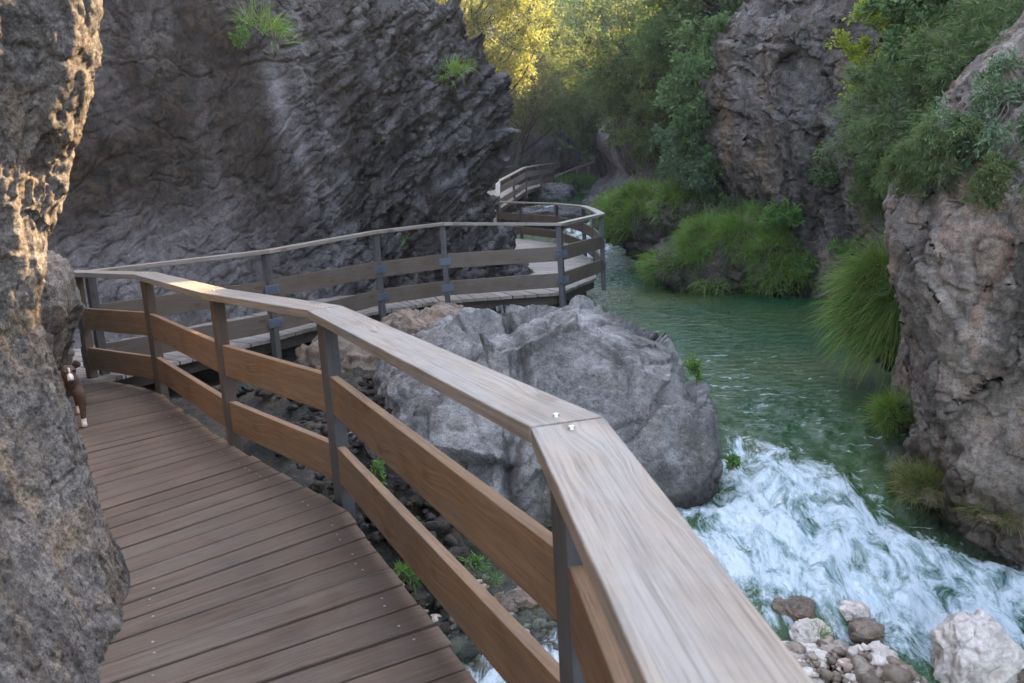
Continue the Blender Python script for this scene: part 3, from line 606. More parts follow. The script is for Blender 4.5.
def railing(label, posts, hr_w=.145, hr_t=.042, brackets=0, bmat='board', pmat=('post',), drop=.12, bolts=True, ext=(0, 0), endpost=(1, 1), lean=0., hmat='handrail', group=None, bz=((.46, .66), (.09, .29)), pw=.075):
    """posts: list of (x, y, ztop, zdeck)"""
    root = empty('railing', (posts[0][0], posts[0][1], posts[0][3])); tag(root, label, 'railing', group)
    pts = [Vector((p[0], p[1], 0)) for p in posts]; n = len(pts)
    dirs = [(pts[i+1]-pts[i]).normalized() for i in range(n-1)]
    def perp(d): return Vector((d.y, -d.x, 0))
    mit = []
    for i in range(n):
        if i == 0: mit.append(perp(dirs[0]))
        elif i == n-1: mit.append(perp(dirs[-1]))
        else:
            m = (perp(dirs[i-1])+perp(dirs[i])).normalized(); mit.append(m/max(.35, m.dot(perp(dirs[i]))))
    for i in range(n-1):
        pl = Planks(); d = dirs[i]; a, b_ = pts[i].copy(), pts[i+1].copy()
        if i == 0: a -= d*ext[0]
        if i == n-2: b_ += d*ext[1]
        g = .004
        za, zb = posts[i][2], posts[i+1][2]; w2 = hr_w/2
        P0 = [a-mit[i]*w2+d*g, a+mit[i]*w2+d*g, b_+mit[i+1]*w2-d*g, b_-mit[i+1]*w2-d*g]; Z_ = [za, za, zb, zb]
        j = random.uniform(-.003, .003)
        pl.hexa([v3(p, z_-hr_t+j) for p, z_ in zip(P0, Z_)], [v3(p, z_+j) for p, z_ in zip(P0, Z_)])
        hr = pl.build('handrail', M[hmat], root, bev=.005, seg=3)
        if bolts:
            for q, zz in ((a+d*.055, za), (b_-d*.055, zb)):
                disc('bolt', (q.x, q.y, zz+j+.003), .009, .008, M['bolt'], hr)
        for (z0, z1) in bz:
            pl = Planks(); A = a+d*(pw/2+.004); B = b_-d*(pw/2+.004); s_ = perp(d)*.021
            da, db = posts[i][3], posts[i+1][3]; sag = random.uniform(-.008, .008)
            bt = [v3(A-s_, da+z0+sag), v3(A+s_, da+z0+sag), v3(B+s_, db+z0), v3(B-s_, db+z0)]
            tp = [v3(A-s_, da+z1+sag), v3(A+s_, da+z1+sag), v3(B+s_, db+z1), v3(B-s_, db+z1)]
            # u along, v across: rotate so that the board face shows its grain
            pl.hexa([bt[0], tp[0], tp[3], bt[3]], [bt[1], tp[1], tp[2], bt[2]])
            pl.build('rail_board', M[bmat], root, bev=.004)
    for i in range(n):
        if (i == 0 and not endpost[0]) or (i == n-1 and not endpost[1]): continue
        pl = Planks(); d = dirs[min(i, n-2)]; s_ = perp(d); c = pts[i]; w = pw/2; o_ = mit[i].normalized()*lean
        z0, z1 = posts[i][3]-drop, posts[i][2]-hr_t-.001
        q = [c-d*w-s_*w, c-d*w+s_*w, c+d*w+s_*w, c+d*w-s_*w]
        bt = [v3(p, z0) for p in q]; tp = [v3(p, z1) for p in q]
        pl.hexa([bt[0], bt[1], tp[1], tp[0]], [bt[3], bt[2], tp[2], tp[3]])
        po = pl.build('post', M[pmat[i % len(pmat)]], root, bev=.005)
        if brackets:
            for (z0, z1) in bz:
                for sgn in ((brackets,)):
                    pl = Planks(); zc = posts[i][3]+(z0+z1)/2; nrm = mit[i].normalized()*sgn; al = Vector((-nrm.y, nrm.x, 0))
                    cc = c+nrm*(w+.006)
                    hw_ = .095; hh = .05
                    q = [cc-al*hw_-nrm*.004, cc-al*hw_+nrm*.004, cc+al*hw_+nrm*.004, cc+al*hw_-nrm*.004]
                    pl.hexa([v3(p, zc-hh) for p in q], [v3(p, zc+hh) for p in q]); br = pl.build('bracket', M['metal'], po, bev=.002, seg=1)
                    for k in (-1, 1):
                        cb = cc+al*.07*k+nrm*.006; disc('bolt', (cb.x, cb.y, zc), .012, .02, M['metal'], po)
    return root

def deckrun(label, Rr, Ll, pitch=.148, gap=.016, mat='deck', screws=True, thick=.04, beams=True, legs=(), jag=.012):
    root = empty('boardwalk', (Rr[0][0], Rr[0][1], Rr[0][2])); tag(root, label, 'boardwalk')
    Rr = np.array(Rr, float); Ll = np.array(Ll, float)
    mid = (Rr+Ll)/2; s = np.r_[0, np.cumsum(np.linalg.norm(np.diff(mid, axis=0), axis=1))]; L_ = s[-1]; n = int(L_/pitch)
    f = lambda A, t_: np.array([np.interp(t_, s, A[:, k]) for k in range(3)])
    pl = Planks(); sc_ = []
    for i in range(n):
        t0, t1 = i*pitch, (i+1)*pitch; a0, a1 = f(Rr, t0), f(Rr, t1); c0, c1 = f(Ll, t0), f(Ll, t1)
        e = random.uniform(-jag, jag); e2 = random.uniform(-.03, .03); zj = random.uniform(-.0025, .0025)
        dR = (a0-c0)/np.linalg.norm(a0-c0)
        g = gap*random.uniform(.6, 1.4)/2; al = (a1-a0)/np.linalg.norm(a1-a0); al2 = (c1-c0)/np.linalg.norm(c1-c0)
        A0, A1, C0, C1 = a0+dR*e+al*g, a1+dR*e-al*g, c0+dR*e2+al2*g, c1+dR*e2-al2*g
        q = [C0, C1, A1, A0]
        pl.hexa([Vector(p)+Vector((0, 0, -thick+zj)) for p in q], [Vector(p)+Vector((0, 0, zj)) for p in q])
        if screws:
            for fr2 in (.06, .5, .93):
                for ft in (.3, .72):
                    if random.random() < .4:
                        pp = (A0*(1-ft)+A1*ft)*(1-fr2)+(C0*(1-ft)+C1*ft)*fr2; sc_.append(pp+np.array([random.uniform(-.01, .01), 0, zj+.0015]))
    pl.build('decking', M[mat], root, bev=.003, seg=1)
    if sc_:
        V = []; Q = []
        for k, p in enumerate(sc_):
            r_ = .0055; a = np.linspace(0, 2*np.pi, 8, endpoint=False)
            V += [p+np.array([r_*math.cos(q), r_*math.sin(q), .0012]) for q in a]
            Q += [[k*8+0, k*8+1, k*8+2, k*8+3], [k*8+0, k*8+3, k*8+4, k*8+7], [k*8+4, k*8+5, k*8+6, k*8+7]]
        o = npmesh('screw_heads', V, Q, M['bolt'], root, smoothed=False); o['kind'] = 'stuff'
    if beams:
        for A, fr2 in ((Rr, .05), (Rr, .5), (Rr, .93)):
            pts = Rr*(1-fr2)+Ll*fr2
            for i in range(len(pts)-1):
                pl = Planks(); beam(pl, Vector(pts[i])+Vector((0, 0, -thick-.071)), Vector(pts[i+1])+Vector((0, 0, -thick-.071)), .07, .13); pl.build('beam', M['beam'], root, bev=.003, seg=1)
    for (x, y, z0, z1) in legs:
        pl = Planks(); beam(pl, (x, y, z0), (x, y, z1), .11, .11, Vector((0, 1, 0))); pl.build('support_post', M['beam'], root)
    return root

# near walkway
Rr = [(.40, -1.6, 0), (.28, -.3, 0), (.15, .9, 0), (.02, 1.98, 0), (-.34, 2.74, 0), (-.88, 3.88, 0), (-1.36, 4.5, 0), (-1.8, 5.05, 0), (-2.45, 5.95, 0), (-3.02, 6.78, 0), (-3.75, 7.4, 0)]
Ll = [(-1.5, -2.0, 0), (-1.6, -.9, 0), (-1.7, .1, 0), (-1.85, 1.1, 0), (-2.0, 1.83, 0), (-2.3, 2.6, 0), (-2.75, 3.05, 0), (-3.2, 3.6, 0), (-3.9, 4.75, 0), (-4.6, 5.5, 0), (-5.3, 5.6, 0)]
deckrun('near stretch of brown plank boardwalk curving left between rock and railing', Rr, Ll, legs=[(-.6, 2.5, -1.5, -.17), (-1.0, 4.2, -1.4, -.17), (-2.0, 5.5, -1.3, -.17), (-3.2, 7.0, -1.1, -.17)])
# turning fan and second stretch
Rr = [(-3.78, 7.42, -.004), (-3.70, 7.60, -.004), (-2.75, 9.05, -.0), (-1.80, 10.72, 0), (-.95, 11.42, 0), (.72, 11.55, 0), (1.42, 13.1, 0), (1.66, 16.5, .0), (1.25, 20.2, .05), (-.3, 24.2, .1)]
Ll = [(-5.35, 5.7, -.004), (-5.6, 9.0, -.004), (-4.6, 10.4, 0), (-3.2, 12.4, 0), (-1.4, 13.7, 0), (-.3, 13.9, 0), (-.1, 15.0, 0), (-.2, 17.0, 0), (-.9, 19.2, .05), (-1.8, 22.2, .1)]
deckrun('middle stretch of grey plank boardwalk passing under the dark cliff nose', Rr, Ll, mat='deck_far', screws=False, legs=[(-2.2, 10.0, -1, -.17), (-.95, 11.6, -1, -.17), (.6, 11.9, -1.2, -.17), (1.2, 13.3, -1.2, -.17), (1.3, 16.5, -1.3, -.17), (.9, 20, -1.3, -.17)])
# railings
near = [(.42, -1.3, 1., 0), (.272, .25, 1., 0), (.118, 1.84, 1., 0), (-.92, 4.05, 1., 0), (-1.84, 5.14, 1., 0), (-3.02, 6.86, 1., 0), (-3.95, 7.54, 1., 0)]
railing('near wooden railing with broad grey handrail and warm brown boards', near, pmat=('post', 'post', 'post', 'post', 'post_brown', 'post_brown', 'post_brown'), drop=.2, ext=(.4, .14), hr_w=.18)
def rp(px, py, y, deck): p = at(px, py, y); return (p[0], p[1], p[2], deck)
mid = [(-3.90, 7.68, .99, 0), rp(265, 250, 9.05, 0), rp(375, 230.5, 10.75, 0), rp(442, 222.5, 11.35, 0), rp(559, 223, 11.45, 0), rp(601, 213.5, 13.15, 0), rp(593, 209, 15.4, 0), rp(583, 205.5, 17.4, 0), rp(556, 203.2, 20.6, .05), rp(520, 202, 23.0, .08), rp(497, 201, 24.5, .1)]
print('MID', [tuple(round(float(q), 2) for q in p) for p in mid])
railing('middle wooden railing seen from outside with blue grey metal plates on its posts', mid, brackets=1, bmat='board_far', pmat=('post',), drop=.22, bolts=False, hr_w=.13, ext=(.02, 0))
# upper stair stretch beyond
up = [rp(497.5, 196, 25.2, .45), rp(498, 181, 27, .8), rp(513, 173, 29.5, 1.05), rp(525, 167, 32, 1.3), rp(540, 164.5, 35.5, 1.42), rp(553, 163, 39, 1.5)]
Rr = [(p[0], p[1], p[3]) for p in up]; Ll = [(p[0]-1.7, p[1]-.2, p[3]) for p in up]
deckrun('far raised stretch of boardwalk at the gorge bend', Rr, Ll, mat='deck_far', pitch=.2, screws=False, legs=[(up[3][0]-.1, 32, -.2, 1.1), (up[3][0]-1.0, 32.2, -.2, 1.1), (up[4][0]-.1, 35.5, 0, 1.25), (up[2][0]-.1, 29.5, -.5, .9), (up[5][0]-.1, 38.9, 0, 1.3)])
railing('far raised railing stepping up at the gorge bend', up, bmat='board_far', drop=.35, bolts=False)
up2 = [(p[0]-1.6, p[1]+.4, p[2], p[3]) for p in up]
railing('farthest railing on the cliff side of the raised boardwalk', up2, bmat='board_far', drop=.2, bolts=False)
# thin pole handrail climbing away beyond
root = empty('pole_fence', at(556, 190, 44)); tag(root, 'thin pole handrail climbing to the right beyond the far railing', 'fence')
A = at(553, 178, 44); B = at(578, 168, 46); Cc = at(599, 161, 48)
for a, b_ in ((A, B), (B, Cc)):
    pl = Planks(); beam(pl, a, b_, .12, .12); pl.build('top_pole', M['deck_far'], root)
for f_ in (0, .25, .5, .75, 1.):
    p = A+(Cc-A)*f_; pl = Planks(); beam(pl, p, p-np.array([-.3 if f_ in (.25,) else 0, 0, 1.2]), .09, .09, Vector((0, 1, 0))); pl.build('post', M['deck_far'], root)

# ------------------------------------------------------------------ vegetation builders
def unit(A): return A/(np.linalg.norm(A, axis=-1, keepdims=True)+1e-9)
def leaves_geo(P, D, L_, W, rng, fold=.15):
    n = len(P); D = unit(D); rv = unit(rng.normal(size=(n, 3))+np.array([0, 0, .6])); S = unit(np.cross(D, rv)); N = np.cross(S, D)
    L_ = (L_*rng.uniform(.6, 1.3, n))[:, None]; W = (W*rng.uniform(.7, 1.2, n))[:, None]
    V = np.stack([P, P+D*L_*.45+S*W/2+N*W*fold, P+D*L_-N*L_*.12, P+D*L_*.45-S*W/2+N*W*fold], 1).reshape(-1, 3)
    return V, np.arange(4*n).reshape(n, 4)
def tubes_geo(lines, radii, sides=5):
    V = []; Q = []; nb = 0
    for P, r_ in zip(lines, radii):
        P = np.asarray(P); m = len(P); T_ = unit(np.gradient(P, axis=0)); a = unit(np.cross(T_, np.array([.3, .2, .93]))); b_ = np.cross(T_, a)
        an = np.linspace(0, 2*np.pi, sides, endpoint=False)
        ring = P[:, None]+(a[:, None]*np.cos(an)[None, :, None]+b_[:, None]*np.sin(an)[None, :, None])*np.asarray(r_)[:, None, None]
        V.append(ring.reshape(-1, 3)); i = np.arange(m*sides).reshape(m, sides)+nb; j = np.roll(i, -1, 1)
        Q.append(np.stack([i[:-1], j[:-1], j[1:], i[1:]], -1).reshape(-1, 4)); nb += m*sides
    return np.concatenate(V), np.concatenate(Q)
def curve(a, b, n, wob, rng, sag=0.):
    t_ = np.linspace(0, 1, n)[:, None]; a = np.array(a, float); b = np.array(b, float)
    L_ = np.linalg.norm(b-a); off = rng.normal(size=(1, 3))*wob*L_; off2 = rng.normal(size=(1, 3))*wob*L_*.5
    return a*(1-t_)+b*t_+off*np.sin(np.pi*t_)+off2*np.sin(2*np.pi*t_)+np.array([0, 0, sag*L_])*np.sin(np.pi*t_)
def tree(name, label, cat, base, crown, rad, leaf, nclump, per, ls, lw, seed, twigs=True, trunk_r=None, group=None, droop=0., clump_r=.3, trunkmat='bark', flat=.0, lim=None, spread=1.):
    """base: trunk foot, crown: centre, rad: radii; foliage sits on twigs radiating from clumps through the crown volume"""
    rng = np.random.default_rng(seed); base = np.array(base, float); crown = np.array(crown, float); rad = np.array(rad, float)
    root = empty(name, base); tag(root, label, cat, group); R_ = rad.mean()
    cd = unit(rng.normal(size=(nclump, 3))); cr_ = rng.uniform(.25, 1., nclump)**.45; cr_ *= 1+.28*vnoise(cd*2.2+seed, seed)+.12*rng.normal(size=nclump)
    C_ = crown+cd*cr_[:, None]*rad
    lines = []; rr = []
    tr = trunk_r or R_*.09
    fork = base+(crown-base)*.55; main = curve(base, crown+np.array([0, 0, rad[2]*.4]), 9, .05, rng); lines.append(main); rr.append(np.linspace(tr, tr*.25, 9))
    nl_ = lim or max(10, nclump//3); chosen = set(int(q_) for q_ in rng.choice(nclump, min(nclump, nl_), replace=False))
    for k in sorted(chosen):
        f_ = rng.integers(3, 8); c = curve(main[f_], C_[k], 7, .08, rng, .04); lines.append(c); rr.append(np.linspace(tr*.38*(1-f_/12), tr*.06, 7))
    LP = []; LD = []
    q = per
    for k in range(nclump):
        nt = rng.integers(5, 9); outd = unit(C_[k]-crown+1e-6); td = unit(rng.normal(size=(nt, 3))*.9+outd*.8+np.array([0, 0, .35-droop])); sz = R_*clump_r*rng.uniform(.6, 1.4)
        each = q//nt
        for d_ in td:
            s_ = rng.uniform(.05, 1, each)**.8; p = C_[k]+d_*s_[:, None]*sz*spread+rng.normal(size=(each, 3))*sz*.13; p[:, 2] -= droop*s_**2*sz
            LP.append(p); LD.append(d_*.7+rng.normal(size=(each, 3))*.6-np.array([0, 0, droop*.6]))
            if twigs and k in chosen: c = curve(C_[k], C_[k]+d_*sz*.8, 4, .05, rng); lines.append(c); rr.append(np.linspace(tr*.07, tr*.02, 4))
    V, Q_ = tubes_geo(lines, rr); npmesh('trunk', V, Q_, M[trunkmat], root)
    V, Q_ = leaves_geo(np.concatenate(LP), np.concatenate(LD), ls, lw, rng); npmesh('crown', V, Q_, M[leaf], root, smoothed=False)
    return root
def blades_geo(P, N, L_, W, rng, droop=1., seg=4, push=(0, 0, 0), spread=.5):
    n = len(P); D = unit(N+rng.normal(size=(n, 3))*spread+np.array([0, 0, .5])); L_ = (L_*rng.uniform(.5, 1.25, n))
    S = unit(np.cross(D, rng.normal(size=(n, 3)))); W = W*rng.uniform(.6, 1.2, n)
    pts = []; p = P.copy(); d = D.copy(); dr = droop*rng.uniform(.6, 1.4, n)
    for k in range(seg+1):
        w = (W*(1-k/seg)**.7*.5)[:, None]; pts.append(p-S*w); pts.append(p+S*w)
        p = p+d*(L_/seg)[:, None]; d = unit(d+(np.array([0, 0, -1])*dr[:, None]+np.array(push))*(1.2/seg))
    V = np.stack(pts, 1).reshape(-1, 3); b_ = np.arange(n)[:, None]*(2*(seg+1)); Q = []
    for k in range(seg): Q.append(np.concatenate([b_+2*k, b_+2*k+1, b_+2*k+3, b_+2*k+2], 1))
    return V, np.stack(Q, 1).reshape(-1, 4)
def tussock(label, c, rad, n, L_, W, seed, mat='grass', droop=1., push=(0, 0, 0), face=(-.3, -.6, .6), rockmat='rock_right', rock=True, spread=.5, rs=1.):
    rng = np.random.default_rng(seed); c = np.array(c, float); rad = np.array(rad, float)
    if rock:
        b_, _ = blob('boulder', c, rad*rs, M[rockmat], seed, res=70, amp=(.15, .12, .03)); tag(b_, 'rock under '+label, 'rock')
    D = unit(rng.normal(size=(n*3, 3))+np.array(face)*1.1); D = D[(D[:, 2] > -.45)][:n]
    ncl = max(12, n//55); cl = unit(rng.normal(size=(ncl, 3))+np.array(face)); which = rng.integers(0, ncl, len(D)); D = unit(D*.45+cl[which]*1.0*(cl[which, 2:3] > -.6)+rng.normal(size=D.shape)*.12)
    lump = .95+.5*vnoise(D*2.0+seed, seed)+.16*vnoise(D*5+seed, seed+1)
    keep = vnoise(D*3.1+seed*2, seed+2) > -.28; D = D[keep]; lump = lump[keep]
    k_ = (np.abs(D)**2.4).sum(1)**(-1/2.4)
    P = c+D*(k_*lump)[:, None]*rad*.95
    V, Q_ = blades_geo(P, D*.8, L_, W, rng, droop, push=push, spread=spread)
    o = npmesh('grass_tussock', V, Q_, M[mat]); tag(o, label, 'grass'); return o
def leaf_bush(name, label, cat, c, rad, leaf, n, ls, lw, seed, droop=0., mat='leaf_fern', group=None, stems=True, wall=None):
    rng = np.random.default_rng(seed); c = np.array(c, float); rad = np.array(rad, float); root = empty(name, c-np.array([0, 0, rad[2]])); tag(root, label, cat, group)
    ns = max(8, n//35); ends = c+unit(rng.normal(size=(ns, 3)))*rng.uniform(.4, 1, ns)[:, None]*rad; lines = []; rr = []; LP = []; LD = []
    st = c-np.array([0, 0, rad[2]*.8]); per = n//ns
    for e in ends:
        l_ = curve(st, e, 7, .1, rng, .15-droop*.3); lines.append(l_); rr.append(np.linspace(.006, .002, 7)*max(1, rad.mean()*2))
        s_ = rng.uniform(.25, 1, per); i = np.clip((s_*6).astype(int), 0, 5); p = l_[i]+(l_[i+1]-l_[i])*(s_*6-i)[:, None]; LP.append(p+rng.normal(size=(per, 3))*rad.mean()*.06)
        LD.append(rng.normal(size=(per, 3))*.8+unit((e-st)[None])[0]*.5-np.array([0, 0, droop]))
    V, Q_ = tubes_geo(lines, rr, 4); npmesh('stems', V, Q_, M['twig'], root)
    V, Q_ = leaves_geo(np.concatenate(LP), np.concatenate(LD), ls, lw, rng); npmesh('foliage', V, Q_, M[mat], root, smoothed=False); return root

# ---- grassy banks and tussocks
tussock('long green grass mound hanging over the pool, larger and nearer of the two', at(738, 266, 16.0), (1.45, .9, .8), 16000, .38, .017, 201, droop=1.2, push=(-.1, -.25, 0), rs=.98)
tussock('long green grass mound farther upstream beside the far rocks', at(657, 222, 20.5), (1.2, 1.2, .8), 12000, .42, .02, 202, droop=1.1, push=(-.2, -.2, 0))
tussock('shaggy grass hanging at the right end of the nearer mound', at(785, 268, 14.8), (.6, .4, .55), 6000, .36, .015, 211, droop=1.3, push=(-.1, -.25, 0))
tussock('grass spilling from the ledge above the nearer mound beside the fern', at(705, 208, 18.4), (1.0, .5, .45), 7000, .42, .018, 212, droop=1.3, push=(-.1, -.25, 0))
tussock('thick grass cushion in the middle of the nearer mound', at(752, 250, 15.3), (.7, .4, .55), 8000, .34, .015, 213, droop=1.3, push=(-.1, -.25, 0), face=(-.2, -1., .5))
tussock('low grass fringe between the two green mounds at the water edge', at(690, 262, 17.8), (.9, .7, .5), 7000, .36, .017, 203, droop=1.2, push=(-.2, -.2, 0))
tussock('tall bright grass curtain falling from the cleft between the right cliffs', at(896, 322, 8.15), (.30, .35, .48), 8000, .55, .011, 204, droop=1.5, push=(-.45, -.1, 0), face=(-.9, -.6, .5), rs=.95)
tussock('small round grass tuft at the foot of the near right cliff', at(893, 420, 6.9), (.13, .16, .16), 1600, .2, .006, 205, droop=1.0, push=(-.15, -.1, 0), face=(-.5, -.5, .6))
tussock('bushy grass tuft growing on the brown ledge beside the rapids', at(930, 490, 5.75), (.22, .2, .10), 3000, .19, .006, 206, mat='grass_dry', droop=.9, face=(-.3, -.4, .9), rockmat='stone_brown')
tussock('yellowing grass tuft at the right picture edge under the cliff', at(1003, 512, 5.2), (.2, .18, .07), 2200, .15, .005, 207, mat='grass_dry', droop=.8, face=(-.2, -.3, 1), rockmat='stone_brown')
tussock('tiny green tuft among the cobbles of the gravel bar', at(818, 640, 4.35), (.06, .05, .03), 260, .10, .004, 208, droop=.6, face=(0, 0, 1), rock=False)
tussock('grass tuft on the ledge high on the dark cliff near its top left', at(262, 38, 11.6), (.38, .2, .28), 420, .36, .010, 209, droop=1.1, face=(-.1, -1, .5), rock=False)
tussock('grass tuft in the notch of the cliff nose', at(455, 76, 13.2), (.3, .15, .12), 260, .28, .010, 210, droop=1.1, face=(.2, -1, .5), rock=False)
leaf_bush('fern_clump', 'bright fern clump on the mossy ledge above the pool', 'fern', at(782, 212, 14.4), (.55, .25, .25), 'leaf_fern', 1500, .09, .035, 220, droop=.5, mat='leaf_bright')
leaf_bush('creeper', 'dark ivy hanging on the stained part of the rock slab', 'ivy', at(826, 170, 13.3), (.32, .15, .3), 'leaf_dark', 800, .06, .035, 221, droop=.7, mat='leaf_dark')
leaf_bush('creeper', 'fern fringe on the slab foot beside the dark drip marks', 'ivy', at(845, 245, 12.9), (.3, .15, .18), 'leaf_dark', 600, .05, .03, 222, droop=.7, mat='leaf_fern')
leaf_bush('creeper', 'dark mossy plant at the right edge on the near cliff', 'ivy', at(1010, 415, 5.5), (.16, .12, .16), 'leaf_dark', 500, .035, .014, 223, droop=.7, mat='leaf_dark')
leaf_bush('cliff_plant', 'small leafy plant beside the grass on the dark cliff', 'plant', at(240, 32, 11.3), (.22, .12, .2), 'leaf_fern', 500, .05, .03, 224, droop=.3, mat='leaf_fern')
leaf_bush('seedling', 'light green plant growing from the right flank of the huge boulder', 'plant', at(697, 368, 6.9), (.10, .08, .12), 'x', 160, .06, .028, 225, mat='leaf_bright')
leaf_bush('seedling', 'dark plant at the waterline behind the huge boulder', 'plant', at(732, 462, 6.1), (.08, .08, .08), 'x', 160, .05, .022, 226, mat='leaf_fern')
leaf_bush('seedling', 'moss sprig in the crack of the huge boulder', 'plant', at(535, 348, 7.3), (.07, .07, .09), 'x', 120, .03, .014, 227, mat='leaf_fern')
leaf_bush('seedling', 'green sprig on the ledge left of the huge boulder', 'plant', at(470, 350, 8.2), (.14, .1, .07), 'x', 140, .05, .02, 228, mat='leaf_fern')
leaf_bush('seedling', 'star shaped seedling below the rail, left one of the pair', 'plant', at(474, 565, 4.95), (.09, .09, .05), 'x', 60, .075, .022, 229, mat='leaf_fern')
leaf_bush('seedling', 'small seedling right of the star shaped one below the rail', 'plant', at(494, 577, 4.9), (.05, .05, .035), 'x', 40, .05, .018, 230, mat='leaf_fern')
leaf_bush('seedling', 'leafy weed beside the second post in the gully', 'plant', at(377, 470, 5.3), (.09, .08, .10), 'x', 110, .06, .025, 231, mat='leaf_fern')
leaf_bush('seedling', 'grassy weed just outside the deck edge', 'plant', at(408, 570, 4.0), (.10, .08, .10), 'x', 110, .07, .014, 232, mat='leaf_fern')
leaf_bush('seedling', 'tiny plant on the dark cliff behind the middle railing', 'plant', at(402, 240, 13.2), (.14, .08, .08), 'x', 110, .05, .02, 233, mat='leaf_fern')

for k, (px, py, y, r_, mt, lab) in enumerate([
    (640, 195, 21.5, (.8, .5, .5), 'leaf_mid', 'leafy plant above the farther grass mound by the far rocks'),
    (690, 195, 19.0, (.8, .5, .5), 'leaf_bright', 'bright leafy plant between ivy bush and farther grass mound'),
    (735, 205, 16.8, (.6, .4, .4), 'leaf_mid', 'leafy plant right above the nearer grass mound'),
    (768, 240, 15.2, (.45, .3, .3), 'leaf_fern', 'fern patch in the middle of the nearer grass mound'),
    (800, 262, 14.2, (.3, .25, .3), 'leaf_fern', 'fern patch at the right foot of the nearer grass mound'),
    (715, 250, 16.2, (.35, .3, .25), 'leaf_ivy', 'grey green weeds on the left flank of the nearer grass mound')]):
    leaf_bush('bush', lab, 'bush', at(px, py, y), r_, 'x', 1500, .085, .035, 250+k, droop=.5, mat=mt)
# ---- shrubs on the right
def shr(label, px, py, y, r_, leaf, ncl, per, ls, lw, seed, base=None, **k):
    c = at(px, py, y); b_ = np.array(base) if base is not None else c+np.array([r_[0]*.7, r_[1]*.6, -r_[2]*.8])
    return tree('shrub', label, 'shrub', b_, c, r_, leaf, ncl, per, ls, lw, seed, **k)
shr('yellow green shrub at the top of the rock slab, left of the junipers', 880, 50, 8.6, (.34, .34, .5), 'leaf_yellow', 45, 130, .045, .024, 301, trunk_r=.03)
shr('glossy green shrub in the upper right above the junipers', 935, 22, 8.0, (.55, .45, .42), 'leaf_mid', 50, 150, .055, .034, 302, trunk_r=.03)
shr('feathery juniper hanging over the middle of the right cliff', 905, 125, 7.6, (.52, .45, .62), 'leaf_juniper', 90, 300, .06, .008, 303, trunk_r=.035, droop=.3, trunkmat='twig', clump_r=.35)
shr('dense juniper in the upper right corner', 1000, 65, 6.9, (.6, .5, .6), 'leaf_juniper', 90, 300, .06, .008, 304, trunk_r=.04, droop=.2, trunkmat='twig', clump_r=.35)
shr('low juniper spreading along the right edge below the corner one', 990, 140, 6.6, (.52, .4, .3), 'leaf_juniper', 70, 260, .06, .008, 305, trunk_r=.035, droop=.4, trunkmat='twig', clump_r=.4)
shr('straggly juniper draped over the brow of the near right cliff', 965, 178, 6.5, (.42, .3, .16), 'leaf_juniper', 60, 240, .055, .008, 307, trunk_r=.03, droop=.6, trunkmat='twig', clump_r=.45)
shr('small juniper drooping at the lower left of the thicket', 890, 180, 7.8, (.3, .28, .25), 'leaf_juniper', 36, 240, .055, .008, 306, trunk_r=.025, droop=.5, trunkmat='twig', clump_r=.4)
from mathutils.bvhtree import BVHTree
_g = R2; _n = _g.shape; _i = np.arange(_n[0]*_n[1]).reshape(_n[0], _n[1]); _q = np.stack([_i[:-1:2, :-1:2][:-1, :-1], _i[:-1:2, 2::2][:-1, :_i[:-1:2, :-1:2].shape[1]-1], _i[2::2, 2::2][:_i[:-1:2, :-1:2].shape[0]-1, :_i[:-1:2, :-1:2].shape[1]-1], _i[2::2, :-1:2][:_i[:-1:2, :-1:2].shape[0]-1, :-1]], -1).reshape(-1, 4)
bvh = BVHTree.FromPolygons([Vector(v) for v in _g.reshape(-1, 3)], [tuple(int(a) for a in q) for q in _q])
def onrock(px, py, out=.1, y0=7.5):
    d = Vector(_ray(px, py)).normalized(); h = bvh.ray_cast(Vector(CAM), d)
    if h[0] is None: return at(px, py, y0), None
    return np.array(h[0]-d*out), np.array(h[0])
for k, (px, py, r_, leaf, ncl, per, ls, lw, dr_, lab) in enumerate([
    (985, 45, (.42, .35, .36), 'leaf_juniper', 60, 280, .05, .007, .3, 'feathery juniper filling the upper right corner of the picture'),
    (945, 75, (.32, .3, .3), 'leaf_juniper', 50, 260, .05, .007, .4, 'juniper spray left of the corner juniper on the cliff brow'),
    (1005, 110, (.34, .3, .26), 'leaf_ivy', 46, 200, .04, .016, .5, 'grey green shrub below the corner juniper at the right edge'),
    (955, 140, (.30, .25, .22), 'leaf_juniper', 44, 240, .045, .007, .7, 'drooping juniper low on the brow of the near right cliff'),
    (1010, 175, (.26, .2, .12), 'leaf_olive', 30, 160, .035, .012, .6, 'thin olive plant lowest on the brow at the right edge'),
    (920, 165, (.22, .2, .2), 'leaf_juniper', 36, 220, .045, .007, .7, 'small juniper tuft at the left corner of the near right cliff')]):
    c, h_ = onrock(px, py, r_[1]*.55)
    b_ = h_ if h_ is not None else c+np.array([.2, .3, -.2])
    tree('shrub', lab, 'shrub', b_, c, r_, leaf, ncl, per, ls, lw, 330+k, trunk_r=.02, droop=dr_, trunkmat='twig', clump_r=.42)
# mid bushes
shr('bright leafy bush against the left side of the rock slab', 712, 92, 17.3, (.75, .7, 1.5), 'leaf_mid', 80, 170, .09, .05, 311, trunk_r=.06)
shr('grey green ivy covered bush above the grass mounds', 700, 155, 18.0, (.85, .7, .85), 'leaf_ivy', 70, 190, .08, .04, 312, trunk_r=.05, droop=.5)
shr('olive bush leaning over the far rocks', 664, 125, 23.5, (.95, 1., 1.1), 'leaf_olive', 80, 170, .10, .04, 313, trunk_r=.06, droop=.3)
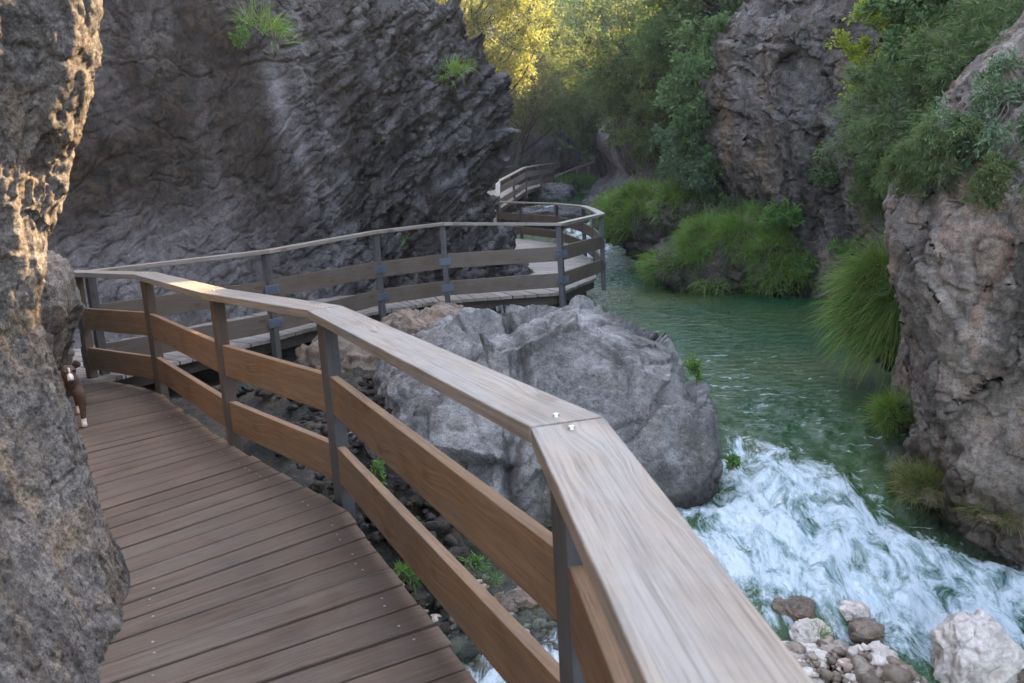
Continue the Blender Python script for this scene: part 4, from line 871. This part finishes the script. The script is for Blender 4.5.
# trees
def gz(x, y): return float(terrain(np.array([x]), np.array([y]))[0])
def tr(label, px, py, y, r_, leaf, ncl, per, ls, lw, seed, dx=0., name='tree', **k):
    c = at(px, py, y); bx_ = c[0]+dx; by = y+r_[1]*.3
    return tree(name, label, 'tree', (bx_, by, min(gz(bx_, by)-.2, c[2]-r_[2]*.8)), c, r_, leaf, ncl, per, ls, lw, seed, **k)
tr('sunlit golden tree above the cliff nose', 492, 14, 27, (1.7, 1.8, 2.1), 'leaf_sunlit', 130, 190, .11, .06, 401, dx=-2.5)
tr('olive tree leaning over the far boardwalk', 545, 78, 37, (2.2, 2.2, 2.1), 'leaf_olive', 110, 200, .15, .06, 402, dx=-2., droop=.3)
tr('dark green tree filling the middle of the gorge', 590, 68, 43, (2.5, 2.4, 2.6), 'leaf_dark', 120, 200, .17, .08, 403, dx=1.)
tr('mottled tree left of the dark tree over the right cliff', 642, 62, 27, (1.9, 2., 1.9), 'leaf_olive', 110, 200, .13, .06, 404, dx=3.)
tr('dark evergreen overhanging the top of the gorge', 712, 8, 22, (1.9, 1.7, 1.7), 'leaf_dark', 120, 220, .11, .05, 405, dx=3.)
tr('pale green tree at the far end of the gorge, left side', 520, 45, 52, (3.2, 3, 3.2), 'leaf_olive', 100, 160, .22, .10, 406, dx=-3)
tr('tall tree behind the dark middle tree', 610, 25, 58, (4.5, 3.5, 4.0), 'leaf_bright', 120, 170, .24, .11, 407, dx=1)
tr('broad tree high on the right slope', 665, 15, 45, (3.5, 3, 3.), 'leaf_olive', 110, 170, .2, .09, 408, dx=3)
tr('small tree over the bend above the rock wall', 560, 60, 62, (3.6, 3, 3), 'leaf_leaf' if False else 'leaf_dark', 90, 150, .25, .1, 409, dx=0)
tr('bush crowning the far rock wall at the right of the bend', 618, 95, 47, (2.2, 2, 1.8), 'leaf_dark', 90, 160, .18, .08, 410, dx=1.5)
tr('leafy tree hiding the left end of the far rock wall', 508, 100, 46, (1.4, 1.5, 2.), 'leaf_dark', 80, 160, .17, .08, 411, dx=-1)
tr('young tree beside the grey far rock', 590, 125, 41, (1.1, 1, 1.2), 'leaf_olive', 60, 150, .15, .06, 412, dx=.6)
# far bank greenery
leaf_bush('bush', 'low green bush on the far bank under the pole fence', 'bush', at(580, 182, 43), (1.6, 1, .55), 'x', 1800, .16, .07, 240, mat='leaf_bright')
leaf_bush('bush', 'second low green bush left of the pole fence foot', 'bush', at(562, 187, 41), (.7, .8, .4), 'x', 900, .15, .06, 241, mat='leaf_fern')
b, _ = blob('boulder', at(545, 196, 37), (1.2, 1.3, .55), M['rock_far'], 61, res=70); tag(b, 'pale rock beside the far pool under the raised boardwalk', 'boulder')
b, _ = blob('boulder', at(600, 205, 30.5), (.6, 1.1, .35), M['rock_far'], 62, res=70, rot=-.4); tag(b, 'smooth low rock at the foot of the grey far rock', 'boulder')
b, _ = blob('boulder', at(548, 218, 26), (1.4, .8, .3), M['rock_far'], 63, res=70); tag(b, 'grey rock below the middle railing at the small cascade', 'boulder')
# wooded hillside
rng = np.random.default_rng(77); n = 2300
hx = rng.uniform(-70, 80, n); hy = rng.uniform(62, 200, n); vis = (np.abs(hx) < 10+hy*.35); hx, hy = hx[vis], hy[vis]; hz = terrain(hx, hy)
LP = []; LD = []
for a, b_, c_ in zip(hx, hy, hz):
    r_ = rng.uniform(1.6, 3.4); d = unit(rng.normal(size=(110, 3))+np.array([0, -.3, .4])); LP.append(np.array([a, b_, c_+r_*.9])+d*r_*np.array([1, 1, 1.25])*rng.uniform(.6, 1.1, (110, 1))); LD.append(d*.5+rng.normal(size=(110, 3))*.6)
V, Q_ = leaves_geo(np.concatenate(LP), np.concatenate(LD), .75, .45, rng)
tag(npmesh('distant_wood', V, Q_, M['leaf_olive'], smoothed=False), 'distant wooded hillside above the gorge', 'wood', kind='stuff')

# ------------------------------------------------------------------ the dog
def skin_obj(name, verts, edges, radii, mat, parent=None, sub=2):
    me = bpy.data.meshes.new(name); me.from_pydata([tuple(v) for v in verts], edges, []); o = link(bpy.data.objects.new(name, me), parent)
    o.modifiers.new('skin', 'SKIN'); me.materials.append(mat)
    if not me.skin_vertices: me.attributes
    bm = bmesh.new(); bm.from_mesh(me); sl = bm.verts.layers.skin.verify(); bm.verts.ensure_lookup_table()
    for v, r_ in zip(bm.verts, radii): v[sl].radius = r_ if hasattr(r_, '__len__') else (r_, r_)
    bm.verts[0][sl].use_root = True; bm.to_mesh(me); bm.free()
    s_ = o.modifiers.new('sub', 'SUBSURF'); s_.levels = sub; s_.render_levels = sub
    for p in me.polygons: p.use_smooth = True
    o.modifiers['skin'].use_smooth_shade = True
    return o
t = NT('dog_coat'); g_ = t.n('ShaderNodeTexCoord').outputs['Object']; sep = t.n('ShaderNodeSeparateXYZ', Vector=g_)
yy, zz = sep.outputs['Y'], sep.outputs['Z']
fur = t.noise(t.mapv(g_, (30, 30, 90)), 1., 5, .6)
c = t.mix(t.ramp(fur, [(.3, 0.), (.7, 1.)]), (.03, .018, .012), (.085, .043, .024))
c = t.mix(t.math('GREATER_THAN', t.math('ADD', t.math('MULTIPLY', yy, 1.), t.math('MULTIPLY', t.math('SUBTRACT', fur, .5), .1)), .12), c, (.03, .024, .02))
c = t.mix(t.math('LESS_THAN', t.math('ADD', zz, t.math('MULTIPLY', t.math('SUBTRACT', fur, .5), .03)), .055), c, (.62, .57, .52))
dogm = t.done(t.n('ShaderNodeBsdfPrincipled', **{'Base Color': c, 'Roughness': .8, 'Normal': t.bump(fur, .4, .004)}).outputs[0])
white = plain_mat('dog_white', (.65, .61, .57), .8); blackm = plain_mat('dog_black', (.012, .011, .011), .35); brownm = plain_mat('dog_brown', (.11, .055, .028), .8)
dp = atz(77, 428, 0.004); dog = empty('dog', (dp[0], dp[1]+.0, 0.003)); dog['label'] = 'small brown dog with white muzzle stepping out from behind the left rock'; dog['category'] = 'dog'
dog.rotation_euler = (0, 0, R(32)); dog.scale = (1.12, 1.12, 1.12)
# local: dog looks along -Y; feet at z=0
v = [(0, .42, .27), (0, .28, .29), (0, .12, .28), (0, .03, .30), (0, -.03, .355), (0, -.085, .400), (0, -.128, .385), (0, -.185, .352),   # 0-7 spine, neck, skull, muzzle
     (.055, .03, .2), (.05, .02, .11), (.045, .0, .02), (.045, -.035, .014),          # 8-11 left fore
     (-.055, .04, .2), (-.05, .05, .11), (-.05, .03, .02), (-.05, -.0, .014),          # 12-15
     (.05, .42, .2), (.055, .38, .14), (.05, .45, .08), (.05, .43, .015), (.05, .395, .014),  # 16-20
     (-.05, .44, .2), (-.055, .41, .14), (-.05, .48, .08), (-.05, .46, .015), (-.05, .425, .014)]
e = [(0, 1), (1, 2), (2, 3), (3, 4), (4, 5), (5, 6), (6, 7), (2, 8), (8, 9), (9, 10), (10, 11), (2, 12), (12, 13), (13, 14), (14, 15), (0, 16), (16, 17), (17, 18), (18, 19), (19, 20), (0, 21), (21, 22), (22, 23), (23, 24), (24, 25)]
rad_ = [.065, .068, .072, .05, .042, .05, .036, .022, .034, .02, .016, .019, .034, .02, .016, .019, .045, .03, .016, .015, .018, .045, .03, .016, .015, .018]
skin_obj('body', v, e, rad_, dogm, dog)
def small(name, c_, r_, mat, seed=0):
    n = 14; th = np.linspace(0, np.pi, n); ph = np.linspace(0, 2*np.pi, 2*n, endpoint=False); T, Pp = np.meshgrid(th, ph, indexing='ij')
    D = np.stack([np.sin(T)*np.cos(Pp), np.sin(T)*np.sin(Pp), np.cos(T)], -1).reshape(-1, 3); i = np.arange(n*2*n).reshape(n, 2*n); j = np.roll(i, -1, 1)
    return npmesh(name, D*np.array(r_)+np.array(c_), np.stack([i[:-1], i[1:], j[1:], j[:-1]], -1).reshape(-1, 4), mat, dog, world=False)
small('muzzle', (0, -.168, .362), (.019, .050, .030), white); small('blaze', (0, -.140, .402), (.007, .03, .022), white); small('nose', (0, -.212, .346), (.016, .013, .014), blackm)
tailm = plain_mat('dog_tail', (.03, .022, .018), .85)
for s_ in (-1, 1):
    small('eye', (s_*.024, -.150, .400), (.010, .008, .010), blackm)
    small('ear', (s_*.046, -.082, .428), (.020, .009, .026), tailm)
    small('ear_tip', (s_*.060, -.098, .428), (.014, .011, .018), tailm)
skin_obj('tail', [(0, .47, .30), (.02, .52, .37), (.04, .53, .44), (.07, .50, .49), (.10, .47, .495)], [(0, 1), (1, 2), (2, 3), (3, 4)], [.022, .02, .018, .014, .007], tailm, dog)

# ------------------------------------------------------------------ light, sky, camera
AZ = R(50); EL = R(32)   # azimuth measured from +Y (ahead) towards +X (right)
w = bpy.data.worlds.new('World'); sc.world = w; w.use_nodes = True; wt = w.node_tree; bg = wt.nodes['Background']
sky = wt.nodes.new('ShaderNodeTexSky'); sky.sky_type = 'NISHITA'; sky.sun_disc = False; sky.sun_elevation = EL; sky.sun_rotation = AZ
sky.air_density = 1.0; sky.dust_density = 1.5; sky.ozone_density = 1.0
hs = wt.nodes.new('ShaderNodeHueSaturation'); hs.inputs['Saturation'].default_value = .72; wt.links.new(sky.outputs[0], hs.inputs['Color']); wt.links.new(hs.outputs[0], bg.inputs[0]); bg.inputs[1].default_value = .15
sd = bpy.data.lights.new('sun', 'SUN'); sd.energy = 4.3; sd.angle = R(.5); sd.color = (1., .69, .37); so = link(bpy.data.objects.new('sun', sd))
sv = Vector((math.sin(AZ)*math.cos(EL), math.cos(AZ)*math.cos(EL), math.sin(EL))); so.rotation_euler = sv.to_track_quat('Z', 'Y').to_euler(); so.location = sv*60
cd_ = bpy.data.cameras.new('camera'); cam = link(bpy.data.objects.new('camera', cd_)); cd_.sensor_width = 36; cd_.sensor_fit = 'HORIZONTAL'; cd_.lens = F/1024*36; cd_.clip_start = .05; cd_.clip_end = 1500
mt = Matrix(((RV[0], UV_[0], -FW[0], 0), (RV[1], UV_[1], -FW[1], 0), (RV[2], UV_[2], -FW[2], H), (0, 0, 0, 1))); cam.matrix_world = mt
cd_.dof.use_dof = True; cd_.dof.focus_distance = 7.5; cd_.dof.aperture_fstop = 7.
sc.camera = cam
vs = sc.view_settings; vs.view_transform = 'Standard'; vs.look = 'None'; vs.gamma = 1; vs.exposure = 3.1; vs.use_curve_mapping = False
sc.cycles.max_bounces = 6; sc.cycles.transparent_max_bounces = 8; sc.cycles.use_denoising = True

t = NT('haze'); pv = t.n('ShaderNodeVolumePrincipled', Density=.0008, Anisotropy=.3); pv.inputs['Color'].default_value = (.86, .92, 1., 1)
t.t.links.new(pv.outputs[0], t.out.inputs['Volume'])
bm = bmesh.new(); bmesh.ops.create_cube(bm, size=1.); me = bpy.data.meshes.new('haze'); bmesh.ops.scale(bm, vec=(300, 340, 110), verts=bm.verts); bmesh.ops.translate(bm, vec=(0, 80, 50), verts=bm.verts)
bm.to_mesh(me); bm.free(); me.materials.append(t.m); tag(link(bpy.data.objects.new('haze', me)), kind='stuff', label='thin pale haze filling the gorge', cat='haze')
sc.cycles.volume_bounces = 0
